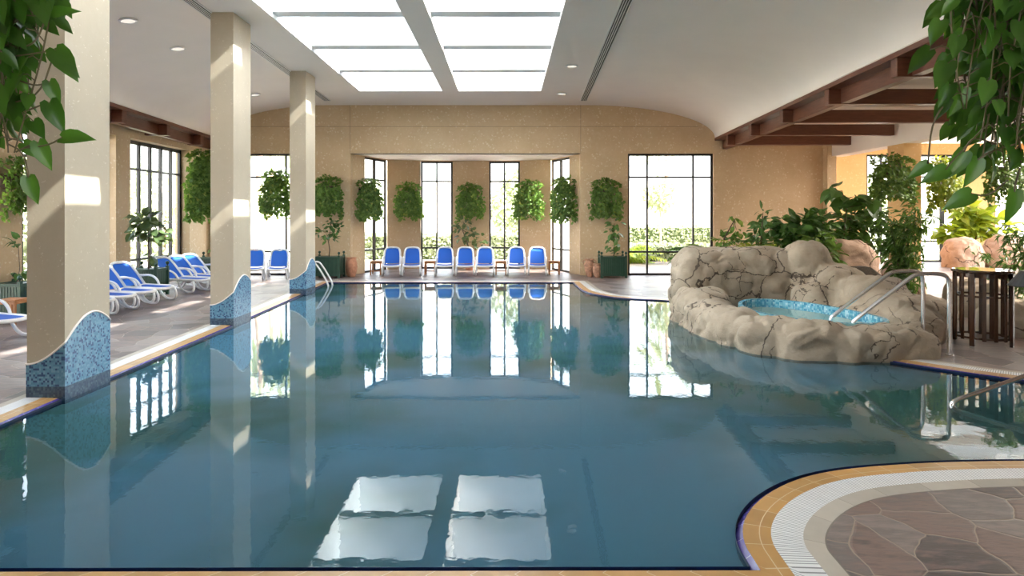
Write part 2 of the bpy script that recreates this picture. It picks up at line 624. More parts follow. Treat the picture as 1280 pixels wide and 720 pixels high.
def window(T, xa, xb, za, zb, yoff, muls, trans, label, fw=.075, mw=.06, heavy=None):
    """window in local coords of T: frame bars, transoms, one glass pane"""
    wn[0] += 1
    m = MB()
    d0, d1 = yoff - .035, yoff + .035
    m.box(xa, xa + fw, d0, d1, za, zb, T)
    m.box(xb - fw, xb, d0, d1, za, zb, T)
    m.box(xa, xb, d0, d1, zb - fw, zb, T)
    m.box(xa, xb, d0, d1, za, za + fw, T)
    for x in muls:
        w = heavy or mw
        m.box(x - w / 2, x + w / 2, d0, d1, za, zb, T)
    for z in trans:
        m.box(xa, xb, d0 + .005, d1 - .005, z - mw / 2, z + mw / 2, T)
    o = struct(m.build('window_%d' % wn[0], M['dark_metal']), label)
    g = MB()
    g.add([(xa, yoff, za), (xb, yoff, za), (xb, yoff, zb), (xa, yoff, zb)], [(0, 1, 2, 3)], T)
    g.build('pane', M['glass'], o)
    return o


TOP = 4.1
FY = 20.94
I4 = Matrix.Identity(4)
# far wall
TB = frame(V2(0, FY), V2(1, FY))
m = MB()
lw, rw = (-9.69, -6.82, 0., TOP), (4.05, 6.93, 0., TOP)
alc = (-5.26, 2.45, 0., TOP)
wall_panels(m, -10.9, 10.62, 0, 6.3, .30, [lw, rw, alc], TB)
struct(m.build('wall_back', M['wall']), 'sandy gold plaster end wall with flecks')
window(TB, *lw, .13, [-9.08, -7.46], [.79, 3.31], 'tall black framed window at the end of the lounger aisle')
window(TB, *rw, .13, [4.72, 6.27], [.79, 3.31], 'wide black framed window beside the hot tub')
m = MB()
for x in (-5.275, 2.465):
    m.box(x - .006, x + .006, FY - .004, FY + .01, 0 if False else TOP + .0, 5.74)
m.box(-8.6, 6.4, FY - .004, FY + .01, 4.995, 5.007)
struct(m.build('trim_5', M['wall_joint']), 'thin panel joints in the plaster of the end wall')
# bay
bay = [V2(-5.26, FY + .3), V2(-4.98, 21.82), V2(-4.47, 23.28), V2(-3.27, 23.62), V2(-2.07, 23.7), V2(-.69, 23.7), V2(.48, 23.62), V2(1.62, 23.28), V2(2.17, 21.82), V2(2.45, FY + .3)]
m = MB()
bw = {1: .07, 3: .02, 5: .02, 7: .07}
for i in range(9):
    T = frame(bay[i], bay[i + 1])
    L = (bay[i + 1] - bay[i]).length
    if i in (1, 3, 5, 7):
        window(T, 0.0, L, 0., TOP - .03, .08, [L * (.48 if i in (1, 7) else .5)], [.79, 3.31], 'narrow window of the curved bay behind the loungers', .07, .06, .11 if i in (1, 7) else None)
        m.box(0, L, 0, .2, TOP - .03, TOP + .2, T)
    else:
        m.box(-.0, L, 0, .22, 0, TOP + .2, T)
struct(m.build('wall_bay', M['wall']), 'curved bay wall panels between the narrow windows')
m = MB()
bp = [V2(-5.4, FY + .02), *bay[1:-1], V2(2.6, FY + .02)]
c = bp
tr = geometry.tessellate_polygon([[Vector((p.x, p.y, 0)) for p in c]])
m.add([(p.x, p.y, TOP) for p in c], [tuple(x) for x in tr])
m.add([(p.x, p.y, TOP + .25) for p in c], [tuple(x) for x in tr])
struct(m.build('ceiling_bay', M['white_paint']), 'white ceiling of the curved bay')
# side wall on the lounger aisle
TL = frame(V2(-10, 27), V2(-10, 28))                     # local x = world y - 27, local +y = -x
TL = Matrix(((0, -1, 0, -10), (1, 0, 0, 0), (0, 0, 1, 0), (0, 0, 0, 1)))
m = MB()
ops = [(y, y + 3.09, 0., 4.07) for y in (5.46, 9.16, 12.86, 16.56)]  # opening closest to the camera is unseen, added to light the pillar fronts
ops = sorted(ops)
wall_panels(m, -4.3, FY + .3, 0, 6.0, .45, ops, TL)
struct(m.build('wall_left', M['wall']), 'sandy plaster side wall with deep window reveals')
for o in ops:
    window(TL, *o, .30, [o[0] + .32 + .55 * k for k in range(6) if o[0] + .32 + .55 * k < o[1] - .1], [.79, 3.29], 'tall side window with narrow panes by the lounger aisle', .10, .06, .10)
# wall behind the camera, with an unseen window added to brighten the hall
TN = Matrix(((-1, 0, 0, 0), (0, -1, 0, -4), (0, 0, 1, 0), (0, 0, 0, 1)))
m = MB()
nops = [(-3.2, -.2, 0, 4.1)]
wall_panels(m, -23.5, 10.5, 0, 6.3, .3, nops, TN)
struct(m.build('wall_front', M['wall']), 'plaster end wall behind the near deck')
for o in nops:
    window(TN, *o, .13, [o[0] + 1.3, o[0] + 2.7], [.79, 3.31], 'unseen window added behind the near deck for more light')

# garden room beyond the arcade
m = MB()
T2 = frame(V2(10.6, 27), V2(11.6, 27))
gops = [(4.95, 6.3, 0, 4.66), (7.1, 9.0, 0, 4.66), (10.5, 12.0, 0, 4.66)]
wall_panels(m, 0, 13.0, 0, 6.2, .3, gops, T2)
struct(m.build('wall_garden_back', M['orange_wall']), 'warm ochre wall of the garden room')
window(T2, *gops[0], .1, [5.62], [.9, 3.7], 'ochre room window half hidden by a hanging basket', .08, .07)
window(T2, *gops[1], .1, [8.28], [.9, 3.7], 'glazed garden door behind the slatted table', .09, .07, .2)
window(T2, *gops[2], .1, [11.2], [.9, 3.7], 'ochre room window behind the sunny boulders', .09, .07)
m = MB()
m.box(10.62, 10.9, FY, 27.3, 0, 6.2)
struct(m.build('wall_garden_left', M['orange_wall']), 'return wall of the garden room')
TR = Matrix(((0, 1, 0, 23), (-1, 0, 0, 0), (0, 0, 1, 0), (0, 0, 0, 1)))   # local x = -world y, +y = +x
rops = sorted([(-y - 3.2, -y, 0., 4.4) for y in (22.5, 18.4, 14.3, 10.2)])
m = MB()
wall_panels(m, -27.3, 4.3, 0, 6.2, .3, rops, TR)
struct(m.build('wall_right', M['orange_wall']), 'ochre outer wall of the garden room')
for o in rops:
    window(TR, *o, .13, [(o[0] + o[1]) / 2], [.79, 3.4], 'outer window of the garden room')

# ------------------------------------------------------------------ ceiling: flat middle, curved sides, skylight wells
CZ = 5.72
XL = lambda Y: -9.70 + .09 * (FY - Y) * (1 if Y > 8 else 1)
XR = lambda Y: 6.97 - .07 * (FY - Y)
SL = lambda Y: -5.95 + .034 * (FY - Y)
SR = lambda Y: 2.62 - .042 * (FY - Y)
BZ = 4.61
Y0, Y1 = -4.2, FY + .3
SKX = (-4.395, 1.005)
BAR = (-1.93, -1.44)
CELLY = [18.62, 16.46, 14.14, 11.82, 9.50, 7.18, 4.86]
SKY0, SKY1 = CELLY[-1], CELLY[0]


def ellipse(x0, x1, u):
    a = u * PI / 2
    return x0 + (x1 - x0) * math.sin(a), BZ + (CZ - BZ) * math.cos(a)


m = MB()
NY = 12
for k in range(NY):
    ya, yb = Y0 + (Y1 - Y0) * k / NY, Y0 + (Y1 - Y0) * (k + 1) / NY
    for S, X in ((SL, XL), (SR, XR)):
        for i in range(20):
            pa, pb = ellipse(S(ya), X(ya), i / 20), ellipse(S(ya), X(ya), (i + 1) / 20)
            qa, qb = ellipse(S(yb), X(yb), i / 20), ellipse(S(yb), X(yb), (i + 1) / 20)
            m.add([(pa[0], ya, pa[1]), (pb[0], ya, pb[1]), (qb[0], yb, qb[1]), (qa[0], yb, qa[1])], [(0, 1, 2, 3)])
vault = struct(m.build('ceiling_vault', M['white_paint'], smooth=True), 'smooth curved white flanks of the ceiling')
bm = bmesh.new()
bm.from_mesh(vault.data)
bmesh.ops.remove_doubles(bm, verts=bm.verts, dist=1e-4)
bm.to_mesh(vault.data)
bm.free()
vault.data.polygons.foreach_set('use_smooth', [True] * len(vault.data.polygons))
m = MB()
e = .0
for (a, b, c, d) in (
        ((SL(Y0), Y0), (SR(Y0), Y0), (SKX[1], SKY0), (SKX[0], SKY0)),
        ((SKX[0], SKY1), (SKX[1], SKY1), (SR(Y1), Y1), (SL(Y1), Y1)),
        ((SL(Y0), Y0), (SKX[0], SKY0), (SKX[0], SKY1), (SL(Y1), Y1)),
        ((SKX[1], SKY0), (SR(Y0), Y0), (SR(Y1), Y1), (SKX[1], SKY1))):
    m.add([(*a, CZ), (*b, CZ), (*c, CZ), (*d, CZ)], [(0, 1, 2, 3)])
struct(m.build('ceiling', M['white_paint']), 'flat white ceiling around the skylight')
# wells
WT = 7.78
m = MB()
th = .12
m.box(SKX[0] - .2, SKX[0], SKY0 - .2, SKY1 + .2, CZ + .01, WT)
m.box(SKX[1], SKX[1] + .2, SKY0 - .2, SKY1 + .2, CZ + .01, WT)
m.box(SKX[0], SKX[1], SKY1, SKY1 + .2, CZ + .01, WT)
m.box(SKX[0], SKX[1], SKY0 - .2, SKY0, CZ + .01, WT)
struct(m.build('skylight_wall', M['well_paint']), 'white side walls of the skylight well')
m = MB()
m.box(BAR[0], BAR[1], SKY0, SKY1 + .0, CZ - .005, WT)
struct(m.build('skylight_beam', M['white_paint']), 'wide white beam down the middle of the skylight')
for i, y in enumerate(CELLY[1:-1]):
    m = MB()
    m.box(SKX[0], BAR[0], y - .16, y + .16, CZ + .10, WT)
    m.box(BAR[1], SKX[1], y - .16, y + .16, CZ + .10, WT)
    struct(m.build('skylight_crossbeam_beam', M['well_paint']), 'white cross beam of the skylight')
m = MB()
m.add([(SKX[0] - .2, SKY0 - .2, WT + .02), (SKX[1] + .2, SKY0 - .2, WT + .02), (SKX[1] + .2, SKY1 + .2, WT + .02), (SKX[0] - .2, SKY1 + .2, WT + .02)], [(0, 1, 2, 3)])
struct(m.build('skylight_pane', M['roof_glass']), 'glass roof of the skylight').__setitem__('kind', 'structure')
# aisle ceilings
m = MB()
m.add([(-10.6, Y0, BZ + .02), (XL(Y0) + .02, Y0, BZ + .02), (XL(Y1) + .02, Y1, BZ + .02), (-10.6, Y1, BZ + .02)], [(0, 1, 2, 3)])
struct(m.build('ceiling_left', M['white_paint']), 'white strip of ceiling over the lounger aisle')
m = MB()
m.add([(XR(Y0) - .02, Y0, BZ + .02), (10.95, Y0, BZ + .02), (10.95, Y1, BZ + .02), (XR(Y1) - .02, Y1, BZ + .02)], [(0, 1, 2, 3)])
struct(m.build('ceiling_right', M['white_paint']), 'white ceiling strip over the hot tub side')
m = MB()
m.box(10.75, 11.23, Y0, FY + .0, 3.98, 5.2)
struct(m.build('arcade_lintel', M['white_paint']), 'pale lintel over the arcade to the garden room')
# garden room roof with an unseen roof light added to sun the boulders
m = MB()
rl = [(13.2, 21.6, 10.0, 26.2)]
gx = [11.0, 13.2, 21.6, 23.3]
gy = [Y0, -2.0, 6.0, 10.0, 26.2, 27.3]
for i in range(3):
    for j in range(5):
        if i == 1 and j == 3:
            continue
        m.box(gx[i], gx[i + 1], gy[j], gy[j + 1], 5.2, 5.35)
struct(m.build('ceiling_garden', M['white_paint']), 'white ceiling of the garden room')
m = MB()
for (a, b, c_, d) in rl:
    m.add([(a, c_, 5.33), (b, c_, 5.33), (b, d, 5.33), (a, d, 5.33)], [(0, 1, 2, 3)])
struct(m.build('added_rooflight_pane', M['tint_glass']), 'unseen glass roof light added to sun the garden room boulders')
m = MB()
for k in range(9):
    y = 10.0 + 16.2 * k / 8
    m.box(13.2, 21.6, y - .08, y + .08, 5.05, 5.3)
struct(m.build('added_rooflight_beam', M['white_paint']), 'white glazing bars of the added garden room roof light')

# pillars -------------------------------------------------------------
PIL = [(-4.85, 6.84), (-5.0, 11.39), (-5.16, 16.0)]
plab = ['first beige pillar with a blue mosaic foot, nearest the near deck', 'middle pillar of the three along the pool edge', 'last pillar along the pool edge, beside the steel ladder']


def wave(s):
    return .63 - .255 * math.cos(PI * s / .87)


for (x1, y0), lab in zip(PIL, plab):
    x0, y1 = x1 - .415, y0 + .77
    m = MB()
    m.box(x0, x1, y0, y1, -1.4, CZ + .005)
    o = m.build('pillar', M['pillar'])
    struct(o, lab)
    # mosaic skin, 6 mm proud, with a wavy top edge
    e = .006
    per = [(x0, y1), (x0, y0), (x1, y0), (x1, y1), (x0, y1)]
    off = [(-e, e), (-e, -e), (e, -e), (e, e), (-e, e)]
    ss = [-.77, 0, .415, 1.185, 1.6]
    pts = []
    for k in range(4):
        n = 20
        for i in range(n + (1 if k == 3 else 0)):
            f = i / n
            px = per[k][0] + off[k][0] + (per[k + 1][0] + off[k + 1][0] - per[k][0] - off[k][0]) * f
            py = per[k][1] + off[k][1] + (per[k + 1][1] + off[k + 1][1] - per[k][1] - off[k][1]) * f
            s_ = ss[k] + (ss[k + 1] - ss[k]) * f
            if k == 0:
                z = wave(0) + (wave(1.6) - wave(0)) * (1 - f)
            else:
                z = wave(s_)
            pts.append((px, py, z))
    a, b, c_ = MB(), MB(), MB()
    for p, q in zip(pts, pts[1:]):
        a.add([(p[0], p[1], .13), (q[0], q[1], .13), q, p], [(0, 1, 2, 3)])
        b.add([(p[0], p[1], -1.3), (q[0], q[1], -1.3), (q[0], q[1], .13), (p[0], p[1], .13)], [(0, 1, 2, 3)])
    a.build('mosaic_foot', M['mosaic'], o)
    b.build('mosaic_foot_band', M['mosaic_dark'], o)
    c_.tube([(p[0], p[1], p[2]) for p in pts], .011, 6)
    c_.build('cream_trim', M['white_paint'], o)
# arcade pillars
for i, (x0, y0, lab) in enumerate([(10.8, 17.0, 'ochre arcade pillar with a hanging basket, behind the bamboo'), (10.8, 10.6, 'arcade pillar hidden by the hanging vines'), (10.8, 4.0, 'arcade pillar beside the near deck')]):
    m = MB()
    m.box(x0, x0 + .48, y0, y0 + .72, 0, 4.02)
    struct(m.build('pillar', M['orange_wall']), lab)
m = MB()
m.box(10.6, 10.9, FY - .28, FY + .01, 0, 4.6)
struct(m.build('pillar', M['wall']), 'shallow plaster pilaster where the end wall meets the arcade')

# timber beams --------------------------------------------------------
JY = [19.5, 17.2, 14.85, 12.4, 9.95, 7.5, 5.05, 2.6, .15, -2.3]


def strip_beam(Xa, w, z0, z1, sgn):
    m = MB()
    n = 10
    for k in range(n):
        ya, yb = -4 + (FY + 4) * k / n, -4 + (FY + 4) * (k + 1) / n
        xa, xb = Xa(ya), Xa(yb)
        vs = [(xa, ya, z0), (xa + w * sgn, ya, z0), (xb + w * sgn, yb, z0), (xb, yb, z0), (xa, ya, z1), (xa + w * sgn, ya, z1), (xb + w * sgn, yb, z1), (xb, yb, z1)]
        m.add(vs, [(0, 3, 2, 1), (4, 5, 6, 7), (0, 1, 5, 4), (1, 2, 6, 5), (2, 3, 7, 6), (3, 0, 4, 7)])
    return m


m = strip_beam(lambda y: XR(y) + .26, .16, 4.24, 4.60, 1)
m2 = strip_beam(lambda y: XR(y) - .01, .30, 4.53, 4.615, 1)
struct(m.build('timber_edge_beam', M['beam_wood']), 'long reddish timber beam along the edge of the curved ceiling above the hot tub')
struct(m2.build('timber_edge_lip_beam', M['beam_wood']), 'thin timber lip under the curved ceiling above the hot tub')
m = strip_beam(lambda y: XL(y) - .26, .16, 4.24, 4.60, -1)
m2 = strip_beam(lambda y: XL(y) + .01, .30, 4.53, 4.615, -1)
struct(m.build('timber_edge_beam', M['beam_wood']), 'long reddish timber beam along the lounger aisle')
struct(m2.build('timber_edge_lip_beam', M['beam_wood']), 'thin timber lip along the lounger aisle')
for i, y in enumerate(JY):
    m = MB()
    m.bevel_box(XR(y) + .01, 10.76 - .055 * max(0, 19.5 - y) * .6, y, y + .17, 4.225, 4.53, .012)
    struct(m.build('timber_cross_beam', M['beam_wood']), 'reddish timber cross beam above the hot tub side, %d from the end wall' % (i + 1))
    m = MB()
    m.bevel_box(-10.06, XL(y) - .01, y, y + .17, 4.225, 4.53, .012)
    struct(m.build('timber_cross_beam', M['beam_wood']), 'short timber cross beam over the lounger aisle, %d from the end wall' % (i + 1))

# ------------------------------------------------------------------ loungers
def arc(c, r, a0, a1, n, plane='yz'):
    out = []
    for i in range(n + 1):
        a = a0 + (a1 - a0) * i / n
        out.append((c[0], c[1] + r * math.cos(a), c[2] + r * math.sin(a)))
    return out


def make_lounger(label, group):
    """foot end at y=0, head towards +y"""
    root = thing('sun_lounger', label, 'sun lounger', group=group)
    W = .285
    hy, hz = 1.02, .345                     # hinge of the backrest
    ca, sa = math.cos(math.radians(46)), math.sin(math.radians(46))
    bl = .74
    # seat frame: rounded foot end
    p = [(-W, hy + .1, .34), (-W, .55, .335), (-W, .22, .34), (-W + .03, .09, .335), (-W + .12, .02, .325), (0, 0, .32), (W - .12, .02, .325), (W - .03, .09, .335), (W, .22, .34), (W, .55, .335), (W, hy + .1, .34)]
    pp = [Vector(q) for q in p]
    pp = chaikin(pp, 2)
    MB().tube(pp, .034, 8).build('seat_frame', M['white_plastic'], root, smooth=True)
    # seat sling
    m = MB()
    n, k = 10, 6
    vs, fs = [], []
    for i in range(n + 1):
        y = .07 + (hy - .05) * i / n
        ww = W - .01 if i > 1 else W - .05 + .02 * i
        for j in range(k + 1):
            u = j / k * 2 - 1
            vs.append((u * ww, y, .35 - .03 * (1 - u * u)))
    for i in range(n):
        for j in range(k):
            q = i * (k + 1) + j
            fs.append((q, q + 1, q + k + 2, q + k + 1))
    m.add(vs, fs)
    m.build('seat_sling', M['sling'], root, smooth=True)
    # back
    def bp(u, t, d=0.):
        return (u, hy + t * ca - d * sa, hz + t * sa + d * ca)
    q = [bp(-.275, -.02), bp(-.28, .25), bp(-.27, .5), bp(-.245, .66), bp(-.17, .735), bp(0, .75), bp(.17, .735), bp(.245, .66), bp(.27, .5), bp(.28, .25), bp(.275, -.02)]
    MB().tube(chaikin([Vector(x) for x in q], 2), .032, 8).build('back_frame', M['white_plastic'], root, smooth=True)
    m = MB()
    vs, fs = [], []
    for i in range(n + 1):
        t = .03 + .69 * i / n
        ww = .27 - .015 * t - (.05 if i == n else .018 if i == n - 1 else 0)
        for j in range(k + 1):
            u = j / k * 2 - 1
            vs.append(bp(u * ww, t, -.028 * (1 - u * u)))
    for i in range(n):
        for j in range(k):
            a = i * (k + 1) + j
            fs.append((a, a + 1, a + k + 2, a + k + 1))
    m.add(vs, fs)
    m.build('back_sling', M['sling'], root, smooth=True)
    for s in (-1, 1):
        # front leg: a curved loop that sweeps down and back
        pts = [(s * W, .10, .31), (s * (W + .008), .04, .20), (s * (W + .014), .06, .07), (s * (W + .016), .16, .028), (s * (W + .014), .34, .04), (s * (W + .015), .50, .14), (s * W, .60, .31)]
        MB().tube(chaikin([Vector(x) for x in pts], 2), .028, 8).build('leg', M['white_plastic'], root, smooth=True)
        pts = [(s * W, .92, .32), (s * (W + .01), .98, .17), (s * (W + .016), 1.12, .035), (s * (W + .014), 1.26, .028), (s * (W + .01), 1.34, .06)]
        MB().tube(chaikin([Vector(x) for x in pts], 2), .028, 8).build('leg', M['white_plastic'], root, smooth=True)
        pts = [(s * (W + .01), .58, .35), (s * (W + .016), .64, .46), (s * (W + .02), .78, .555), (s * (W + .02), .96, .575), (s * (W + .01), 1.12, .56), (s * (W), 1.22, .56)]
        MB().tube(chaikin([Vector(x) for x in pts], 2), .026, 8).build('armrest', M['white_plastic'], root, smooth=True)
    return root


GB = 'loungers in front of the bay'
bx = [-3.84, -3.17, -2.08, -1.40, -.74, .31, 1.0]
bl_ = ['blue and white sun lounger in the bay, beside the table under the first bay window', 'blue and white sun lounger backed by the first bay panel, beside the second small table', 'blue and white sun lounger in front of the second bay window', 'middle blue sun lounger, in front of the shrub in the bay', 'blue sun lounger with a sun streak between the bay shrub and a table', 'sunlit pale blue sun lounger in front of the third bay window', 'sunlit pale blue sun lounger beside the last table of the bay']
proto = make_lounger(bl_[0], GB)
proto.location = (bx[0], 20.62, .006)
face = lambda x, y: math.atan2(-x, y) * .8
proto.rotation_euler.z = face(bx[0], 20.62)
for x, l in list(zip(bx, bl_))[1:]:
    dup(proto, (x, 20.62, .006), face(x, 20.62), l)['group'] = GB
for x, l in ((-7.87, 'blue sun lounger beneath the hanging basket of the end window, seen beside the middle pillar'), (-7.12, 'blue sun lounger under the end window, half hidden by the last pillar')):
    dup(proto, (x, 19.25, .006), face(x, 19.25), l)['group'] = 'loungers under the end window'
AN = math.radians(70)
ll = [(9.25, 'sun lounger on the aisle nearest the near deck, beside the teak table'), (9.98, 'sun lounger on the aisle next to the teak table, foot beside the first pillar'),
      (12.24, 'sun lounger on the aisle whose foot peeks out from behind the first pillar'), (12.95, 'second sun lounger beyond the first pillar on the aisle'),
      (13.7, 'sun lounger on the aisle, two before the square planter with the round tree'), (14.45, 'sun lounger on the aisle touching the square planter with the round tree'),
      (16.25, 'first sun lounger past the square planter with the round tree'), (16.98, 'second sun lounger past the square planter with the round tree'), (17.71, 'last sun lounger of the aisle, under the big hanging basket')]
for y, l in ll:
    dup(proto, (-7.88, y, .006), AN, l)['group'] = 'loungers along the side windows'


# ------------------------------------------------------------------ small tables
def make_stool(label):
    root = thing('side_table', label, 'table', group='small wooden side tables')
    m = MB()
    for k in range(5):
        m.bevel_box(-.19, .19, -.19 + k * .078, -.19 + k * .078 + .068, .44, .465, .004)
    m.build('table_top', M['teak'], root)
    for sx in (-1, 1):
        for sy in (-1, 1):
            MB().bevel_box(sx * .165 - .02, sx * .165 + .02, sy * .165 - .02, sy * .165 + .02, 0, .44, .004).build('leg', M['teak'], root)
    m = MB()
    for s in (-1, 1):
        m.box(-.165, .165, s * .165 - .012, s * .165 + .012, .38, .435)
        m.box(s * .165 - .012, s * .165 + .012, -.165, .165, .38, .435)
    m.build('apron_frame', M['teak'], root)
    m = MB()
    for s in (-1, 1):
        m.box(s * .165 - .012, s * .165 + .012, -.15, .15, .10, .13)
    m.box(-.165, .165, -.012, .012, .10, .13)
    m.build('stretcher', M['teak'], root)
    return root


tp = make_stool('small wooden side table at the start of the bay, beside the tall smooth urn')
tp.location = (-4.46, 21.3, .006)
for x, y, l in ((-2.62, 21.3, 'small wooden side table between the second and third lounger of the bay'), (-.215, 21.3, 'small wooden side table between the streaked lounger and the sunlit ones'), (1.60, 21.3, 'small wooden side table at the end of the bay by its last window'), (-8.38, 19.6, 'wooden side table beside the lounger under the end window'), (-9.45, 17.9 + .9, 'small wooden side table in the corner beside the last aisle lounger')):
    dup(tp, (x, y, .006), 0, l)
r = make_stool('low teak table between the aisle loungers nearest the near deck')
r.location = (-9.15, 11.55, .006)
r['group'] = 'small wooden side tables'


# ------------------------------------------------------------------ square planters and their plants
def planter(loc, w, d, h, label, rz=0):
    root = thing('square_planter', label, 'planter', loc, rz, 'green slatted planters')
    m = MB()
    m.box(-w / 2 + .03, w / 2 - .03, -d / 2 + .03, d / 2 - .03, .07, h - .03)
    n = max(5, int(w / .075))
    for k in range(n):
        a = -w / 2 + .07 + (w - .14) * k / n
        b = -w / 2 + .07 + (w - .14) * (k + 1) / n - .012
        for s in (-1, 1):
            m.box(a, b, s * (d / 2 - .022) - .008, s * (d / 2 - .022) + .008, .11, h - .06)
    n = max(5, int(d / .075))
    for k in range(n):
        a = -d / 2 + .07 + (d - .14) * k / n
        b = -d / 2 + .07 + (d - .14) * (k + 1) / n - .012
        for s in (-1, 1):
            m.box(s * (w / 2 - .022) - .008, s * (w / 2 - .022) + .008, a, b, .11, h - .06)
    m.build('box_body', M['green_paint'], root)
    for z, nm in (((.07, .13), 'lower_frame'), ((h - .075, h - .015), 'upper_frame')):
        m = MB()
        for s in (-1, 1):
            m.box(-w / 2, w / 2, s * (d / 2 - .015) - .018, s * (d / 2 - .015) + .018, *z)
            m.box(s * (w / 2 - .015) - .018, s * (w / 2 - .015) + .018, -d / 2, d / 2, *z)
        m.build(nm, M['green_paint'], root)
    for sx in (-1, 1):
        for sy in (-1, 1):
            x, y = sx * (w / 2 - .02), sy * (d / 2 - .02)
            p = MB().bevel_box(x - .035, x + .035, y - .035, y + .035, 0, h + .03, .006).build('post', M['green_paint'], root)
            f = MB()
            f.lathe([(.014, h + .03), (.014, h + .055), (.034, h + .075), (.045, h + .105), (.034, h + .135), (.008, h + .15)], 12, Matrix.Translation((x, y, 0)))
            f.build('finial', M['green_paint'], p, smooth=True)
    MB().box(-w / 2 + .03, w / 2 - .03, -d / 2 + .03, d / 2 - .03, h - .10, h - .045).build('soil', M['soil'], root)
    return root


planter((3.42, 20.3, .006), .82, .62, .70, 'dark green square planter beside the pair of clay jars, by the wide window')
planter((-5.78, 20.25, .006), .84, .64, .70, 'dark green square planter behind the steel ladder, beside the tall smooth urn')
planter((-9.0, 15.66, .006), .70, .56, .70, 'dark green square planter among the aisle loungers, holding the round tree')
planter((-9.42, 19.75, .006), .70, .62, .70, 'dark green square planter under the big hanging basket in the aisle corner')
planter((-9.66, 12.3, .006), .60, .62, .70, 'dark green square planter behind the low teak table')


def urn(prof, loc, label, mat, handles=False):
    root = thing('clay_jar', label, 'jar', loc)
    smooth_by_angle(MB().lathe(prof, 28).build('body', mat, root), 50)
    r0, z0 = prof[-1]
    MB().lathe([(r0 + .015, z0 - .025), (r0 + .028, z0 - .01), (r0 + .022, z0 + .008), (r0 - .02, z0 + .008)], 28, cap=False).build('rim', mat, root, smooth=True)
    if handles:
        for s in (-1, 1):
            pts = [(s * .125, 0, z0 - .03), (s * .19, 0, z0 - .03), (s * .215, 0, z0 - .10), (s * .185, 0, z0 - .17)]
            MB().tube(chaikin([Vector(p) for p in pts], 2), .016, 8).build('handle', mat, root, smooth=True)
    return root


urn([(.11, 0), (.135, .04), (.175, .18), (.195, .32), (.185, .45), (.15, .56), (.135, .60), (.15, .625)], (-5.12, 20.5, .006), 'tall smooth terracotta urn between the planter and the bay', M['terracotta'])
urn([(.08, 0), (.10, .04), (.15, .2), (.185, .36), (.165, .47), (.115, .53), (.11, .56), (.125, .58)], (2.70, 20.45, .006), 'weathered clay jar with two handles standing in front of the bay corner', M['amphora'], True)
urn([(.07, 0), (.09, .03), (.14, .16), (.16, .28), (.14, .37), (.10, .42), (.11, .45)], (2.92, 20.2, .006), 'smaller pale clay jar against the green planter by the wide window', M['amphora'])

# ------------------------------------------------------------------ foliage tools
SHAPES = {
    'heart': ([0, .06, .2, .45, .7, .88, 1.], [.16, .40, .50, .46, .28, .11, 0]),
    'oval': ([0, .15, .45, .75, 1.], [.03, .30, .5, .36, 0]),
    'lance': ([0, .25, .6, 1.], [.05, .5, .36, 0]),
}


def leaf(m, pos, d, nrm, L, W, kind='diamond', fold=.25, droop=.25):
    y = Vector(d).normalized()
    z = Vector(nrm)
    z = (z - y * z.dot(y))
    z = z.normalized() if z.length > 1e-4 else y.orthogonal().normalized()
    x = y.cross(z)
    P = lambda u, t, h: pos + x * u + y * t + z * h
    if kind == 'diamond':
        m.add([P(0, 0, 0), P(-W / 2, L * .42, L * .10), P(0, L * .5, 0), P(W / 2, L * .42, L * .10), P(0, L, -L * droop)], [(0, 2, 1), (0, 3, 2), (1, 2, 4), (2, 3, 4)])
        return
    ts, ws = SHAPES[kind]
    vs, fs = [], []
    for t_, w_ in zip(ts, ws):
        h = -droop * L * t_ * t_
        yy = t_ * L
        back = -.12 * L if (kind == 'heart' and t_ < .1) else 0
        for u in (-1, -.5, 0, .5, 1):
            vs.append(P(u * w_ * W, yy + (back * abs(u) if t_ < .1 else 0), h + fold * w_ * W * abs(u) ** 1.3))
    n = len(ts)
    for i in range(n - 1):
        for k in range(4):
            a = i * 5 + k
            fs.append((a, a + 1, a + 6, a + 5))
    m.add(vs, fs)


def rv(rr, s=1.):
    return Vector((rr.uniform(-s, s), rr.uniform(-s, s), rr.uniform(-s, s)))


